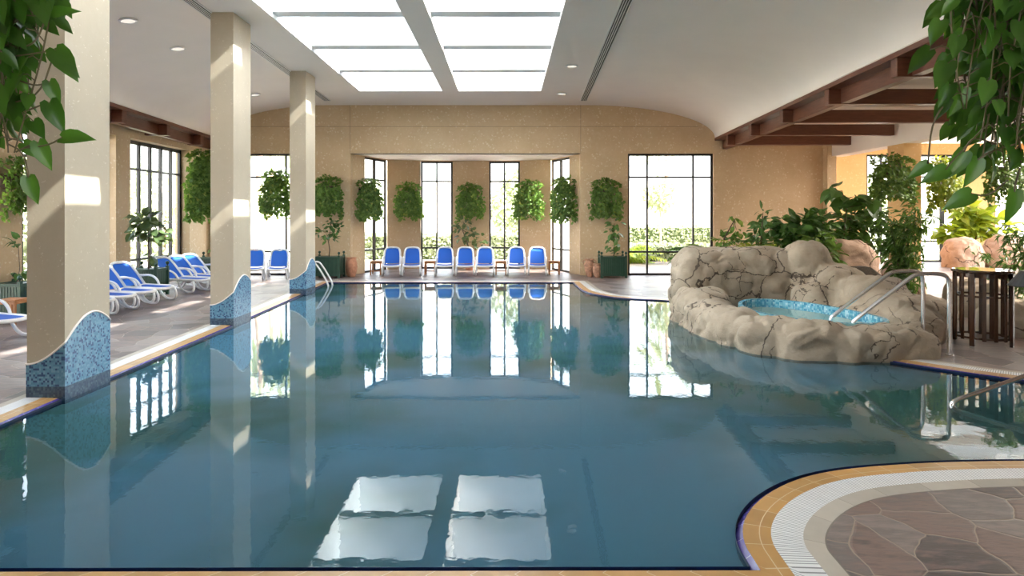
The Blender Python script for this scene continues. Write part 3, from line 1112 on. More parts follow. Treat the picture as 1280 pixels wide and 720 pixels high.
def basket(loc, rz, label, seed, w=.88, h=1.2, n=24, leafL=.105, mat='leaf_basket', dens=1.):
    """half-round wall planter; local -y points into the room, y=0 at the wall"""
    rr = random.Random(seed)
    root = thing('hanging_basket', label, 'hanging plant', loc, rz, 'hanging wall baskets')
    m = MB()
    vs, fs = [], []
    prof = [(.10, -.30), (.17, -.22), (.21, -.10), (.23, 0.)]
    for (r_, z) in prof:
        for k in range(13):
            a = PI + PI * k / 12
            vs.append((r_ * 1.35 * math.cos(a), r_ * 1.1 * math.sin(a) - .01, z - .22))
    for i in range(3):
        for k in range(12):
            a = i * 13 + k
            fs.append((a, a + 1, a + 14, a + 13))
    fs.append(tuple(range(13))[::-1])
    fs.append(tuple(39 + k for k in range(13)))
    for i in range(3):
        fs.append((i * 13 + 12, i * 13, (i + 1) * 13, (i + 1) * 13 + 12))
    m.add(vs, fs)
    m.build('pot', M['basket'], root, smooth=False)
    fo, st = MB(), MB()
    for i in range(n):
        u = (i + rr.uniform(-.4, .4)) / (n - 1) * 2 - 1
        u = max(-1.05, min(1.05, u))
        x0 = u * w / 2
        dep = .15 + .30 * math.sqrt(max(0, 1 - u * u * .8)) * rr.uniform(.5, 1.15)
        ln = h * rr.uniform(.74, 1.0) * (1 - .06 * abs(u))
        topz = -.02 - .18 * u * u + rr.uniform(-.06, .06)
        pts = []
        k = 7
        for j in range(k + 1):
            t_ = j / k
            pts.append(Vector((x0 * (.65 + .35 * min(1, t_ * 3)) + rr.uniform(-.02, .02), -dep * min(1, .35 + t_ * 2.2) + rr.uniform(-.02, .02), topz - ln * t_ ** 1.15 + .05 * math.sin(min(1, t_ * 4) * PI))))
        st.tube(pts, .005, 4)
        nl = int(ln / leafL * 4.2 * dens)
        for q in range(nl):
            t_ = rr.random() ** .7 * k * .999
            a = int(t_)
            p = pts[a].lerp(pts[a + 1], t_ - a)
            side = rr.uniform(-1, 1)
            p = p + Vector((rr.uniform(-.07, .07), rr.uniform(-.06, .04), rr.uniform(-.03, .03)))
            d = Vector((side, -rr.uniform(.1, .8), -rr.uniform(.1, 1.1)))
            nn = Vector((rr.uniform(-.5, .5), -1, rr.uniform(.0, 1.1)))
            L = leafL * rr.uniform(.75, 1.3)
            leaf(fo, p, d, nn, L, L * .82)
    for q in range(int(150 * dens * w)):                     # the bushy crown on top
        a, b = rr.uniform(-1, 1), rr.random()
        p = Vector((a * w * .46, -.04 - .36 * b, .02 + .12 * rr.random() - .16 * a * a - .12 * b * b))
        leaf(fo, p, Vector((a + rr.uniform(-.6, .6), -rr.random(), rr.uniform(-.2, .7))), Vector((rr.uniform(-.5, .5), -.7, .9)), leafL * rr.uniform(.8, 1.3), leafL * .85)
    fo.build('foliage', M[mat], root)
    st.build('stems', M['vine'], root)
    return root


BK = [((-7.62, 20.86, 3.40), 0, 'trailing basket hanging in front of the end window, beside the last pillar', .95, 1.45),
      ((-5.94, 20.93, 3.20), 0, 'full trailing basket above the planter behind the steel ladder', .90, 1.25),
      ((-4.86, 21.65, 3.17), math.radians(28), 'trailing basket on the return wall where the bay begins, above the tall urn', .78, 1.28),
      ((-3.72, 23.42, 3.12), math.radians(15), 'trailing basket on the first bay panel, between the first two bay windows', .90, 1.22),
      ((-1.40, 23.66, 3.10), 0, 'trailing basket on the middle bay panel, above the bay shrub', .92, 1.22),
      ((.86, 23.50, 3.20), math.radians(-14), 'wide trailing basket on the last bay panel, above the sunlit loungers', 1.02, 1.38),
      ((2.08, 21.7, 3.22), math.radians(-28), 'trailing basket on the return wall where the bay ends', .82, 1.42),
      ((3.28, 20.93, 3.10), 0, 'full square trailing basket above the planter beside the wide window', .96, 1.18)]
for i, (loc, rz, l, w_, h_) in enumerate(BK):
    basket(loc, rz, l, 40 + i, w_, h_)
basket((-9.55, 19.75, 3.92), math.radians(40), 'biggest trailing basket, in the aisle corner above the last loungers', 61, 1.15, 2.1, 34, .13, dens=1.15)
basket((10.45, 17.1, 3.55), math.radians(-12), 'trailing basket on the arcade pillar behind the bamboo', 62, 1.05, 1.2, 24, .10)
basket((11.75, 17.0, 3.45), 0, 'sunny yellowish trailing basket just past the arcade pillar', 63, .85, 1.35, 22, .11, 'leaf_sunny')
basket((11.95, 15.2, 3.4), 0, 'airy trailing basket half covered by the dense heart leaved vine', 64, 1.0, 1.1, 22, .10)
basket((-9.97, 12.45, 3.05), math.radians(90), 'small trailing basket at the side window behind the first pillar', 65, .7, 1.0, 18, .10)


def limb(m, pts, r0, r1, n=7):
    k = len(pts) - 1
    m.tube(pts, [r0 + (r1 - r0) * i / k for i in range(k + 1)], n)


def clump(fo, c, r, n, L, asp, kind, rr, up=.4, droop=.3):
    for _ in range(n):
        v = rv(rr)
        while v.length > 1 or v.length < .25:
            v = rv(rr)
        p = Vector((c[0] + v.x * r[0], c[1] + v.y * r[1], c[2] + v.z * r[2]))
        d = Vector((v.x + rr.uniform(-.6, .6), v.y + rr.uniform(-.6, .6), v.z * .6 + rr.uniform(-.5, .5) - .1))
        nn = Vector((rr.uniform(-.5, .5), rr.uniform(-.9, .3), up + rr.random()))
        l = L * rr.uniform(.7, 1.25)
        leaf(fo, p, d, nn, l, l * asp, kind, .2, droop)


def tree(name, label, cat, loc, trunk, clumps, mat, L, asp, kind, seed, r0=.02, bark='bark', group=None, droop=.3):
    rr = random.Random(seed)
    root = thing(name, label, cat, loc, 0, group)
    st, fo = MB(), MB()
    pts = [Vector(p) for p in trunk]
    limb(st, pts, r0, r0 * .55)
    for (c, r, n) in clumps:
        near = min(pts, key=lambda p: (p - Vector(c)).length + .3 * abs(p.z - c[2]))
        mid = near.lerp(Vector(c), .5) + Vector((0, 0, -.02))
        limb(st, [near, mid, Vector(c)], r0 * .5, r0 * .25, 5)
        clump(fo, c, r, n, L, asp, kind, rr, droop=droop)
    st.build('trunk', M[bark], root, smooth=True)
    fo.build('foliage', M[mat], root)
    return root


Z = .66
tree('potted_tree', 'little fig tree on a thin bare stem in the planter behind the steel ladder', 'potted plant', (-5.78, 20.25, Z), [(0, 0, .003), (.02, 0, .25), (-.02, 0, .5), (.03, 0, .8), (.05, 0, 1.1)],
     [((.02, -.02, .62), (.22, .2, .14), 16), ((-.18, 0, .82), (.2, .2, .16), 16), ((.25, 0, .85), (.2, .2, .18), 18), ((.08, 0, 1.05), (.22, .2, .16), 18), ((.3, 0, 1.1), (.12, .12, .1), 8)], 'leaf_dark', .20, .62, 'oval', 5, .018)
tree('potted_tree', 'upright rubber plant with big paddle leaves in the planter by the wide window', 'potted plant', (3.46, 20.3, Z), [(0, 0, .003), (.03, 0, .3), (0, 0, .6), (.03, 0, .9), (.02, 0, 1.1)],
     [((.02, -.02, .12), (.16, .14, .1), 8), ((-.05, 0, .38), (.16, .14, .1), 7), ((.05, 0, .62), (.18, .15, .1), 9), ((-.02, 0, .85), (.22, .15, .13), 12), ((.04, 0, 1.08), (.2, .15, .14), 12)], 'leaf_dark', .22, .58, 'oval', 6, .016)
tree('potted_tree', 'round headed fiddle leaf tree in the planter among the aisle loungers', 'potted plant', (-9.0, 15.66, Z), [(0, 0, .003), (.02, 0, .3), (-.01, 0, .6), (0, 0, .9)],
     [((0, 0, 1.05), (.40, .38, .30), 60), ((-.12, 0, 1.28), (.25, .22, .16), 20), ((.15, -.05, .82), (.25, .22, .14), 16), ((.05, 0, .32), (.1, .1, .06), 5)], 'leaf_fig', .26, .72, 'oval', 7, .025)
tree('potted_tree', 'slim climbing plant in the planter under the big hanging basket', 'potted plant', (-9.3, 19.75, Z), [(0, 0, .003), (.05, 0, .4), (.12, 0, .9), (.1, 0, 1.4)],
     [((.08, 0, .25), (.2, .15, .15), 14), ((.12, 0, .7), (.15, .12, .14), 8), ((.05, 0, 1.1), (.18, .15, .15), 8), ((.15, 0, 1.35), (.15, .12, .1), 7)], 'leaf_basket', .17, .7, 'heart', 8, .01)
tree('potted_tree', 'thin young plant in the planter behind the low teak table', 'potted plant', (-9.66, 12.3, Z), [(0, 0, .003), (.05, 0, .3), (.02, 0, .8)],
     [((.05, 0, .25), (.15, .15, .08), 6), ((.02, 0, .8), (.13, .13, .12), 8)], 'leaf_dark', .16, .65, 'heart', 9, .01)
tree('bay_shrub', 'leafy shrub behind the middle loungers of the bay', 'potted plant', (-1.35, 22.95, .345), [(0, 0, 0), (-.03, 0, .3), (-.12, 0, .7), (-.3, 0, 1.15)],
     [((-.5, 0, 1.2), (.22, .2, .14), 14), ((-.25, 0, 1.4), (.25, .2, .16), 18), ((0, 0, 1.0), (.25, .2, .2), 18), ((.4, 0, .75), (.2, .18, .2), 14), ((.05, 0, .5), (.2, .18, .15), 10), ((-.25, 0, .85), (.18, .15, .14), 10)], 'leaf_fig', .20, .7, 'oval', 10, .03)
pot = urn([(.16, 0), (.19, .05), (.24, .3), (.25, .36)], (-1.35, 22.95, .006), 'terracotta pot under the shrub of the bay', M['terracotta'])
pot.name = 'plant_pot'

# ------------------------------------------------------------------ rock hot tub
def boulder_mesh(blobs, voxel, seed, amp=.055, freq=1.3, cut=None):
    """voxel-fused boulders, dented by noise; returns a mesh"""
    bm = bmesh.new()
    for (c, r, e) in blobs:
        res = bmesh.ops.create_icosphere(bm, subdivisions=4, radius=1)
        for v in res['verts']:
            p = v.co
            q = Vector([math.copysign(abs(k) ** e, k) for k in p])
            zz = q.z * r[2]
            if q.z < 0:
                zz = q.z * max(r[2], c[2] + (1.2 if cut is None else cut))
            v.co = Vector((c[0] + q.x * r[0], c[1] + q.y * r[1], c[2] + zz))
    me = bpy.data.meshes.new('tmp')
    bm.to_mesh(me)
    bm.free()
    o = bpy.data.objects.new('tmp', me)
    COL.objects.link(o)
    md = o.modifiers.new('r', 'REMESH')
    md.mode = 'VOXEL'
    md.voxel_size = voxel
    sm = o.modifiers.new('s', 'SMOOTH')
    sm.iterations = 9
    sm.factor = .5
    dg = bpy.context.evaluated_depsgraph_get()
    ev = o.evaluated_get(dg)
    me2 = bpy.data.meshes.new_from_object(ev)
    bpy.data.objects.remove(o)
    me2.update()
    ns = [v.normal.copy() for v in me2.vertices]
    off = Vector((seed * 3.1, seed * 1.7, seed * .9))
    for v, n in zip(me2.vertices, ns):
        p = v.co * freq + off
        d = noise.fractal(p, 1.0, 2.1, 4) * amp + (abs(noise.noise(p * 1.9)) - .2) * .09 + noise.fractal(p * 3.2, 1., 2., 3) * .022
        # broad facets: cells of a warped voronoi pattern, grooved at their borders
        w = v.co + noise.noise_vector(v.co * 1.1 + off) * .3
        dist, _pts = noise.voronoi(w * 1.15 + off)
        edge = dist[1] - dist[0]
        d -= .03 * max(0, 1 - edge / .12) ** 2
        d += .02 * min(1, edge)
        v.co += n * d
    me2.polygons.foreach_set('use_smooth', [True] * len(me2.polygons))
    me2.update()
    return me2


def rock_obj(name, me, mat, parent=None):
    me.name = name
    me.materials.clear()
    me.materials.append(mat)
    o = bpy.data.objects.new(name, me)
    COL.objects.link(o)
    o.parent = parent
    return o


TUB = [V2(4.08, 10.55), V2(4.22, 11.3), V2(4.62, 11.85), V2(5.1, 11.75), V2(5.5, 11.2), V2(5.72, 10.4), V2(5.80, 9.6), V2(5.55, 9.22), V2(5.1, 9.16), V2(4.6, 9.30), V2(4.25, 9.85)]
rim = [((3.70, 11.9, .22), (.50, .72, .40), .75), ((3.62, 11.0, .15), (.42, .75, .37), .75), ((3.72, 10.2, .14), (.40, .65, .36), .75),
       ((4.02, 9.45, .12), (.52, .42, .34), .75), ((4.50, 9.02, .12), (.58, .32, .35), .72), ((5.10, 8.90, .12), (.60, .30, .32), .7), ((5.62, 8.97, .10), (.52, .33, .33), .7), ((5.93, 9.35, .08), (.24, .45, .32), .75)]
back = [((3.95, 12.75, .55), (.55, .58, .80), .62), ((4.6, 12.85, .55), (.72, .62, .82), .62), ((5.3, 12.85, .55), (.70, .60, .80), .65), ((6.0, 12.55, .70), (.46, .52, .84), .8),
        ((6.35, 12.0, .42), (.55, .6, .66), .8), ((6.55, 11.2, .28), (.62, .65, .66), .8), ((6.62, 10.5, .2), (.55, .55, .50), .8), ((6.52, 9.98, .08), (.40, .38, .42), .8),
        ((5.85, 11.75, .25), (.45, .5, .50), .8), ((6.05, 10.8, .1), (.30, .75, .36), .8)]
tub = thing('hot_tub', 'raised hot tub ringed by sculpted beige rock beside the pool', 'hot tub', (5, 10.5, 0))
TI = Matrix.Translation((-5, -10.5, 0))


def local(o):
    o.data.transform(TI)
    o.parent = tub
    return o


local(rock_obj('rock_rim', boulder_mesh(rim, .035, 1, .045, cut=1.2), M['rock']))
local(rock_obj('rock_back_wall', boulder_mesh(back, .04, 2, .05, cut=.05), M['rock']))
tsm = chaikin(TUB + [TUB[0]], 2)[:-1]
if area(tsm) > 0:
    tsm = tsm[::-1]
NTB = len(tsm)
m = MB()
m.add([(p.x, p.y, .43) for p in tsm] + [(p.x, p.y, .27) for p in tsm], [(i, i + NTB, (i + 1) % NTB + NTB, (i + 1) % NTB) for i in range(NTB)])
ob = offset(tsm, .07)
m.add([(p.x, p.y, .43) for p in tsm] + [(p.x, p.y, .43) for p in ob], [(i, (i + 1) % NTB, (i + 1) % NTB + NTB, i + NTB) for i in range(NTB)])
local(m.build('tile_band', M['tub_tile']))
m = MB()
m.add([(p.x, p.y, .28) for p in tsm] + [(p.x, p.y, -.35) for p in tsm], [(i, i + NTB, (i + 1) % NTB + NTB, (i + 1) % NTB) for i in range(NTB)])
tr = geometry.tessellate_polygon([[Vector((p.x, p.y, 0)) for p in tsm]])
m.add([(p.x, p.y, -.35) for p in tsm], [tuple(x) for x in tr])
m.add([(p.x, p.y, .425) for p in ob] + [(p.x, p.y, -.5) for p in ob], [(i, i + NTB, (i + 1) % NTB + NTB, (i + 1) % NTB) for i in range(NTB)])
local(m.build('basin', M['tub_basin']))
local(fill('tub_water', [tsm], .355, M['tub_water']))

# free boulders -------------------------------------------------------
for nm, blobs, mat, lab in (
        ('boulder', [((7.85, 14.5, .5), (.72, .5, .95), .8)], 'pink_rock', 'pinkish cracked boulder behind the hot tub, under the shrubs'),
        ('boulder', [((8.75, 13.9, .2), (.45, .4, .72), .85)], 'pink_rock', 'pale pink boulder right behind the bamboo canes'),
        ('boulder', [((9.55, 15.3, .2), (.40, .4, .75), .85)], 'pink_rock', 'pink boulder in front of the arcade pillar'),
        ('boulder', [((17.75, 24.3, .3), (.72, .6, .86), .8)], 'pink_rock', 'sunlit rounded boulder by the glazed garden door'),
        ('boulder', [((19.45, 24.3, .35), (.90, .65, .95), .8)], 'pink_rock', 'sunlit cracked boulder, larger of the pair under the yellow-green plants'),
        ('boulder', [((8.75, 10.6, .15), (.75, .55, .45), .8)], 'rock', 'beige boulder right behind the slatted bar table'),
        ('boulder', [((7.75, 11.6, .12), (.55, .45, .36), .8)], 'rock', 'low beige boulder between the handrails and the bar table'),
        ('boulder', [((9.6, 12.6, .15), (.7, .55, .62), .8)], 'rock', 'beige boulder under the wiry dark plant')):
    o = rock_obj(nm, boulder_mesh(blobs, .045, len(lab), .06, cut=.02), M[mat])
    c = blobs[0][0]
    o.data.transform(Matrix.Translation((-c[0], -c[1], 0)))
    o.location = (c[0], c[1], .0)
    tag(o, lab, 'boulder')

# ------------------------------------------------------------------ handrails
def hrail(name, pts, label, r=.024, group=None, it=3):
    o = MB().tube(chaikin([Vector(p) for p in pts], it), r, 12).build(name, M['steel'], None, smooth=True)
    return o


root = thing('hot_tub_handrail', 'steel handrail down into the hot tub, the one farther from the pool edge', 'handrail', (6.25, 9.38, .006), 0, 'hot tub handrails')
root2 = thing('hot_tub_handrail', 'steel handrail down into the hot tub, the one nearer the pool edge', 'handrail', (6.34, 8.95, .006), 0, 'hot tub handrails')
for rt, end in ((root, (-1.28, .15)), (root2, (-1.23, .22))):
    ex, ey = end
    pts = [(0, 0, 0), (0, 0, .55), (0, 0, 1.02), (-.02, 0, 1.13), (-.12, ey * .08, 1.165), (-.3, ey * .2, 1.165), (-.44, ey * .3, 1.15), (-.52, ey * .38, 1.09), (ex, ey, .47), (ex - .03, ey, .42), (ex - .035, ey, .2)]
    MB().tube(chaikin([Vector(p) for p in pts], 3), .029, 12).build('rail_tube', M['steel'], rt, smooth=True)
    MB().lathe([(.055, 0), (.055, .012), (.03, .02)], 16).build('floor_flange', M['steel'], rt, smooth=False)
# rail beside the near water
root = thing('pool_handrail', 'steel pool handrail dipping into the water near the curved deck', 'handrail', (7.2, 6.95, .012))
pts = [(0, 0, -.02), (0, 0, .55), (-.03, -.01, .68), (-.15, -.03, .70), (-1.2, -.2, .40), (-2.2, -.28, .085), (-2.42, -.29, .02), (-2.47, -.29, -.05), (-2.40, -.28, -.30), (-2.2, -.26, -.55)]
MB().tube(chaikin([Vector(p) for p in pts], 3), .026, 12).build('rail_tube', M['steel'], root, smooth=True)
# ladder at the far end of the pillar edge
root = thing('pool_ladder', 'steel pool ladder beside the last pillar', 'ladder', (-5.75, 17.9, .012))
for s in (0, .42):
    pts = [(0, s, 0), (0, s, .48), (.05, s, .62), (.18, s, .66), (.30, s, .58), (.60, s, .08), (.63, s, -.1), (.63, s, -1.1)]
    MB().tube(chaikin([Vector(p) for p in pts], 3), .024, 10).build('rail_tube', M['white_metal'], root, smooth=True)
for z in (-.3, -.6, -.9):
    MB().box(.58, .68, 0.0, .42, z - .015, z + .015).build('step', M['steel'], root)

# ------------------------------------------------------------------ slatted bar table and lamp
root = thing('bar_table', 'round dark slatted wooden bar table beside the hot tub handrails', 'table', (7.45, 9.78, .006), math.radians(11))
MB().lathe([(.385, 1.115), (.405, 1.12), (.41, 1.135), (.405, 1.155), (.395, 1.16)], 40).build('table_top', M['table_top'], root)
for z, nm in ((.10, 'bottom_ring'), (.74, 'middle_ring'), (1.045, 'top_ring')):
    m = MB()
    n = 40
    r0, r1, hh = .335, .365, .03 if z < 1 else .065
    prof = [(r0, z), (r1, z), (r1, z + hh), (r0, z + hh), (r0, z)]
    m.lathe(prof, n, cap=False)
    m.build(nm, M['dark_wood'], root)
for k in range(16):
    a = 2 * PI * k / 16
    T = Matrix.Rotation(a, 4, 'Z')
    if k % 4 == 1:
        MB().bevel_box(.355, .40, -.035, .035, 0, 1.115, .006, T).build('leg', M['dark_wood'], root)
    else:
        MB().bevel_box(.365, .385, -.026, .026, .085, 1.11, .004, T).build('slat', M['dark_wood'], root)
root = thing('path_lamp', 'dark grey cone shaded path lamp beside the bar table', 'lamp', (7.53, 8.90, .006))
MB().lathe([(.02, 0), (.02, 1.1)], 12).build('pole', M['lamp_dark'], root)
MB().lathe([(.31, .99), (.315, 1.0), (.17, 1.205), (.16, 1.21)], 28).build('lamp_shade', M['lamp_dark'], root)
MB().lathe([(.1, 0), (.1, .015), (.03, .03)], 16).build('base', M['lamp_dark'], root)

# ------------------------------------------------------------------ planting behind the hot tub
bed = MB()
n = 24
for i in range(n):
    for j in range(10):
        def bz(i, j):
            x = 4.1 + 4.6 * i / n
            y = 13.35 + 2.5 * j / 10
            ex = min(i, n - i, 4) / 4 * min(j + 3, 10 - j, 4) / 4
            return (x, y, (.88 + .26 * max(0., min(1., (6.5 - x) / .5))) * max(0, ex) ** .6 + .03 * noise.noise(Vector((x * 3, y * 3, 0))))
        bed.add([bz(i, j), bz(i + 1, j), bz(i + 1, j + 1), bz(i, j + 1)], [(0, 1, 2, 3)])
tag(bed.build('soil', M['soil'], smooth=True), 'dark planting soil mounded behind the hot tub', 'soil', kind='stuff')


def fern(loc, label, n, L, seed, mat='leaf_bamboo', wid=.10):
    rr = random.Random(seed)
    root = thing('fern', label, 'plant', loc)
    fo, st = MB(), MB()
    for i in range(n):
        a = rr.uniform(0, 2 * PI)
        el = rr.uniform(.35, 1.2)
        ln = L * rr.uniform(.7, 1.1)
        pts = []
        for j in range(8):
            t_ = j / 7
            rad = ln * t_ * math.cos(el * (1 - .4 * t_))
            pts.append(Vector((rad * math.cos(a), rad * math.sin(a), ln * t_ * math.sin(el) - .45 * ln * t_ * t_)))
        st.tube(pts, .006, 4)
        for j in range(1, 15):
            t_ = j / 14 * 6.99
            k = int(t_)
            p = pts[k].lerp(pts[k + 1], t_ - k)
            dr = (pts[k + 1] - pts[k]).normalized()
            sd_ = dr.cross(Vector((0, 0, 1))).normalized()
            for s in (-1, 1):
                leaf(fo, p, dr * .6 + sd_ * s - Vector((0, 0, .15)), Vector((0, 0, 1)), ln * .3 * (1.1 - .6 * j / 14), ln * wid, 'diamond')
    st.build('stems', M['vine'], root)
    fo.build('fronds', M[mat], root)
    return root


tree('tub_shrub', 'small upright plant with paddle leaves on the rock beside the fern', 'plant', (4.75, 13.75, 1.1), [(0, 0, 0), (.03, 0, .4), (.25, 0, .8)],
     [((.1, 0, .35), (.3, .25, .14), 26), ((.3, 0, .6), (.2, .2, .14), 14), ((.28, 0, .85), (.12, .1, .1), 6)], 'leaf_basket', .2, .5, 'oval', 21)
tree('tub_shrub', 'dark narrow leaved sprig standing above the low rock plants', 'plant', (5.62, 13.85, 1.1), [(0, 0, 0), (.02, 0, .5), (.05, 0, .9)],
     [((0, 0, .35), (.2, .2, .2), 24), ((.05, 0, .7), (.22, .2, .24), 34), ((.06, 0, .98), (.1, .1, .1), 8)], 'leaf_dark', .18, .4, 'oval', 22)
fern((4.35, 13.5, 1.02), 'pale feathery fern spilling over the rock beside the wide window', 18, .95, 23, 'leaf_bamboo', .07)
fern((5.25, 13.55, 1.1), 'low yellowish fern along the top of the rock wall', 16, .8, 24, 'leaf_sunny', .07)
fern((5.95, 13.6, 1.1), 'low green fern behind the highest rock of the hot tub', 14, .75, 25, 'leaf_bamboo', .07)
tree('tub_shrub', 'broad bush of round glossy leaves in the middle of the hot tub planting', 'plant', (6.75, 14.6, .86), [(0, 0, 0), (0, 0, .4), (.1, 0, .9)],
     [((-.35, -.2, .55), (.45, .4, .35), 90), ((.15, -.2, .75), (.45, .4, .45), 110), ((-.2, -.3, .90), (.40, .3, .28), 70), ((.4, -.1, .98), (.38, .3, .26), 70), ((-.85, 0, .75), (.22, .2, .14), 16), ((-.75, 0, 1.0), (.1, .1, .08), 5)], 'leaf_dark', .24, .72, 'oval', 26, .03)
tree('tub_shrub', 'bright green broad leaved clump just behind the rock wall', 'plant', (6.75, 13.75, .86), [(0, 0, 0), (0, 0, .3)],
     [((0, 0, .25), (.55, .3, .35), 110), ((.15, 0, .55), (.35, .25, .28), 60)], 'leaf_basket', .26, .5, 'oval', 27, .02)
tree('tub_shrub', 'dark loose shrub between the pinkish boulder and the arcade pillar', 'plant', (8.35, 15.3, .86), [(0, 0, 0), (0, 0, .5), (.1, 0, 1.2)],
     [((-.3, 0, .6), (.5, .4, .4), 110), ((.3, 0, .8), (.55, .4, .5), 130), ((0, 0, 1.05), (.5, .4, .32), 90), ((.65, 0, 1.1), (.4, .3, .32), 60), ((.75, 0, .45), (.4, .3, .4), 70)], 'leaf_dark', .20, .66, 'heart', 28, .03)
tree('tub_shrub', 'tall stem with a few big heart shaped leaves beside the ochre wall', 'plant', (8.05, 15.0, .86), [(0, 0, 0), (.05, 0, .7), (.1, 0, 1.35), (.0, 0, 1.75)],
     [((-.15, 0, 1.78), (.16, .12, .12), 7), ((.25, 0, 1.55), (.22, .15, .12), 9), ((.6, 0, 1.45), (.22, .15, .12), 9)], 'leaf_dark', .34, .85, 'heart', 29, .018)


def bamboo(loc, label, hgt, seed, n=9, spread=.45, mat='leaf_bamboo', leafL=.26, base=.9):
    rr = random.Random(seed)
    root = thing('bamboo', label, 'plant', loc)
    fo, st = MB(), MB()
    for i in range(n):
        a, b = rr.uniform(0, 2 * PI), rr.uniform(0, .16)
        tip = Vector((rr.uniform(-spread, spread), rr.uniform(-spread, spread) * .8, hgt * rr.uniform(.62, 1.0)))
        p0 = Vector((b * math.cos(a), b * math.sin(a), 0))
        pts = [p0.lerp(Vector((tip.x * t_ ** 1.6, tip.y * t_ ** 1.6, tip.z * t_)), min(1, t_ * 1.5)) for t_ in [k / 7 for k in range(8)]]
        pts[-1].z -= .06
        limb(st, pts, .012, .004, 5)
        for q in range(46):
            t_ = (base * .3 + (1 - base * .3) * rr.random()) * 6.99
            k = int(t_)
            p = pts[k].lerp(pts[k + 1], t_ - k) + Vector((rr.uniform(-.2, .2), rr.uniform(-.2, .2), rr.uniform(-.12, .1)))
            d = Vector((rr.uniform(-1, 1), rr.uniform(-1, 1), rr.uniform(-.9, .25)))
            for f in range(2):
                leaf(fo, p, d + rv(rr, .5), Vector((rr.uniform(-.5, .5), -.5, 1)), leafL * rr.uniform(.7, 1.2), leafL * .17, 'diamond', droop=.25)
    st.build('canes', M['vine'], root)
    fo.build('foliage', M[mat], root)
    return root


bamboo((8.2, 12.9, .0), 'feathery bamboo in front of the ochre arcade pillar', 2.35, 31, 11, .45, base=1.3)
bamboo((10.6, 13.5, .0), 'thin wispy bamboo with drooping leaves by the glazed garden door', 1.65, 32, 3, .5, 'leaf_dark', .26)
bamboo((9.95, 11.9, .0), 'wiry dark leaved plant rising behind the path lamp', 2.25, 33, 8, .5, 'leaf_dark', .24, .6)
tree('sunny_shrub', 'sunlit yellow-green bush behind the garden room boulders', 'plant', (19.3, 25.75, 0), [(0, 0, 0), (0, 0, .8), (.1, 0, 1.6)],
     [((-.9, 0, 1.25), (.7, .4, .4), 80), ((-.1, 0, 1.7), (.8, .4, .55), 130), ((.8, 0, 1.5), (.7, .4, .5), 100), ((-.5, 0, 2.2), (.5, .3, .4), 50), ((.3, 0, 2.0), (.4, .3, .3), 40)], 'leaf_sunny', .40, .66, 'heart', 34, .04)

# ------------------------------------------------------------------ near vines hanging over the camera's deck
def vines(root_loc, label, seed, box, count, L0, strays):
    """box: x0,x1,y0,y1,ztop,zbot of the curtain of leaves, world coordinates"""
    rr = random.Random(seed)
    x0, x1, y0, y1, zt, zb = box
    root = thing('hanging_vine', label, 'hanging plant', root_loc)
    o = Vector(root_loc)
    b = MB()
    b.lathe([(.10, -.05), (.16, 0), (.22, .14), (.235, .22), (.20, .22), (.19, .17)], 24)
    b.build('pot', M['basket'], root)
    c = MB()
    for k in range(3):
        a = k * 2 * PI / 3
        c.tube([(.22 * math.cos(a), .22 * math.sin(a), .21), (0, 0, .9)], .004, 5)
    c.tube([(0, 0, .88), (0, 0, CZ - o.z)], .006, 6)
    c.build('hanger', M['dark_metal'], root)
    fo, st = MB(), MB()
    for i in range(count):
        y = y0 + (y1 - y0) * rr.random()
        x = (x0 + (x1 - x0) * rr.random()) * y / 1.7
        ln = (zt - zb) * rr.uniform(.45, 1.)
        a = math.atan2(y - o.y, x - o.x)
        pts = [Vector((.16 * math.cos(a), .16 * math.sin(a), .20)), Vector((x - o.x, y - o.y, .24)) * .8]
        k = 8
        for j in range(k + 1):
            t_ = j / k
            pts.append(Vector((x - o.x + .05 * math.sin(3 * t_ + i), y - o.y + .04 * math.cos(2.3 * t_ + i), zt - o.z - ln * t_)))
        pts = chaikin(pts, 1)
        st.tube(pts, [.0018 + .0015 * (1 - q / len(pts)) for q in range(len(pts))], 5)
        nl = int(ln / .046)
        for q in range(nl):
            t_ = (.12 + .88 * q / nl) * (len(pts) - 1.001)
            a_ = int(t_)
            p = pts[a_].lerp(pts[a_ + 1], t_ - a_)
            side = Vector((rr.uniform(-1, 1), rr.uniform(-1, .6), rr.uniform(-.2, .4))).normalized()
            e = p + side * rr.uniform(.03, .07)
            st.tube([p, (p + e) / 2 + Vector((0, 0, .012)), e], .0018, 4)
            L = L0 * rr.uniform(.65, 1.2)
            leaf(fo, e, Vector((side.x * .7, side.y * .7, -rr.uniform(.4, 1.3))), Vector((side.x * .5, -1, .5)) + rv(rr, .35), L, L * .62, 'heart', .25, .22)
    for (pts, L, d) in strays:                                   # long single leaves that reach out
        w_ = chaikin([Vector(p) - o for p in pts], 2)
        st.tube(w_, .0024, 5)
        leaf(fo, w_[-1], Vector(d), Vector((.15, -1, .55)), L, L * .58, 'heart', .25, .25)
    st.build('stems', M['vine_brown'], root, smooth=True)
    fo.build('foliage', M['leaf_pothos'], root, smooth=True)
    return root


Y_ = 1.7


def A(px, py, y=Y_):
    return at(px, py, y)


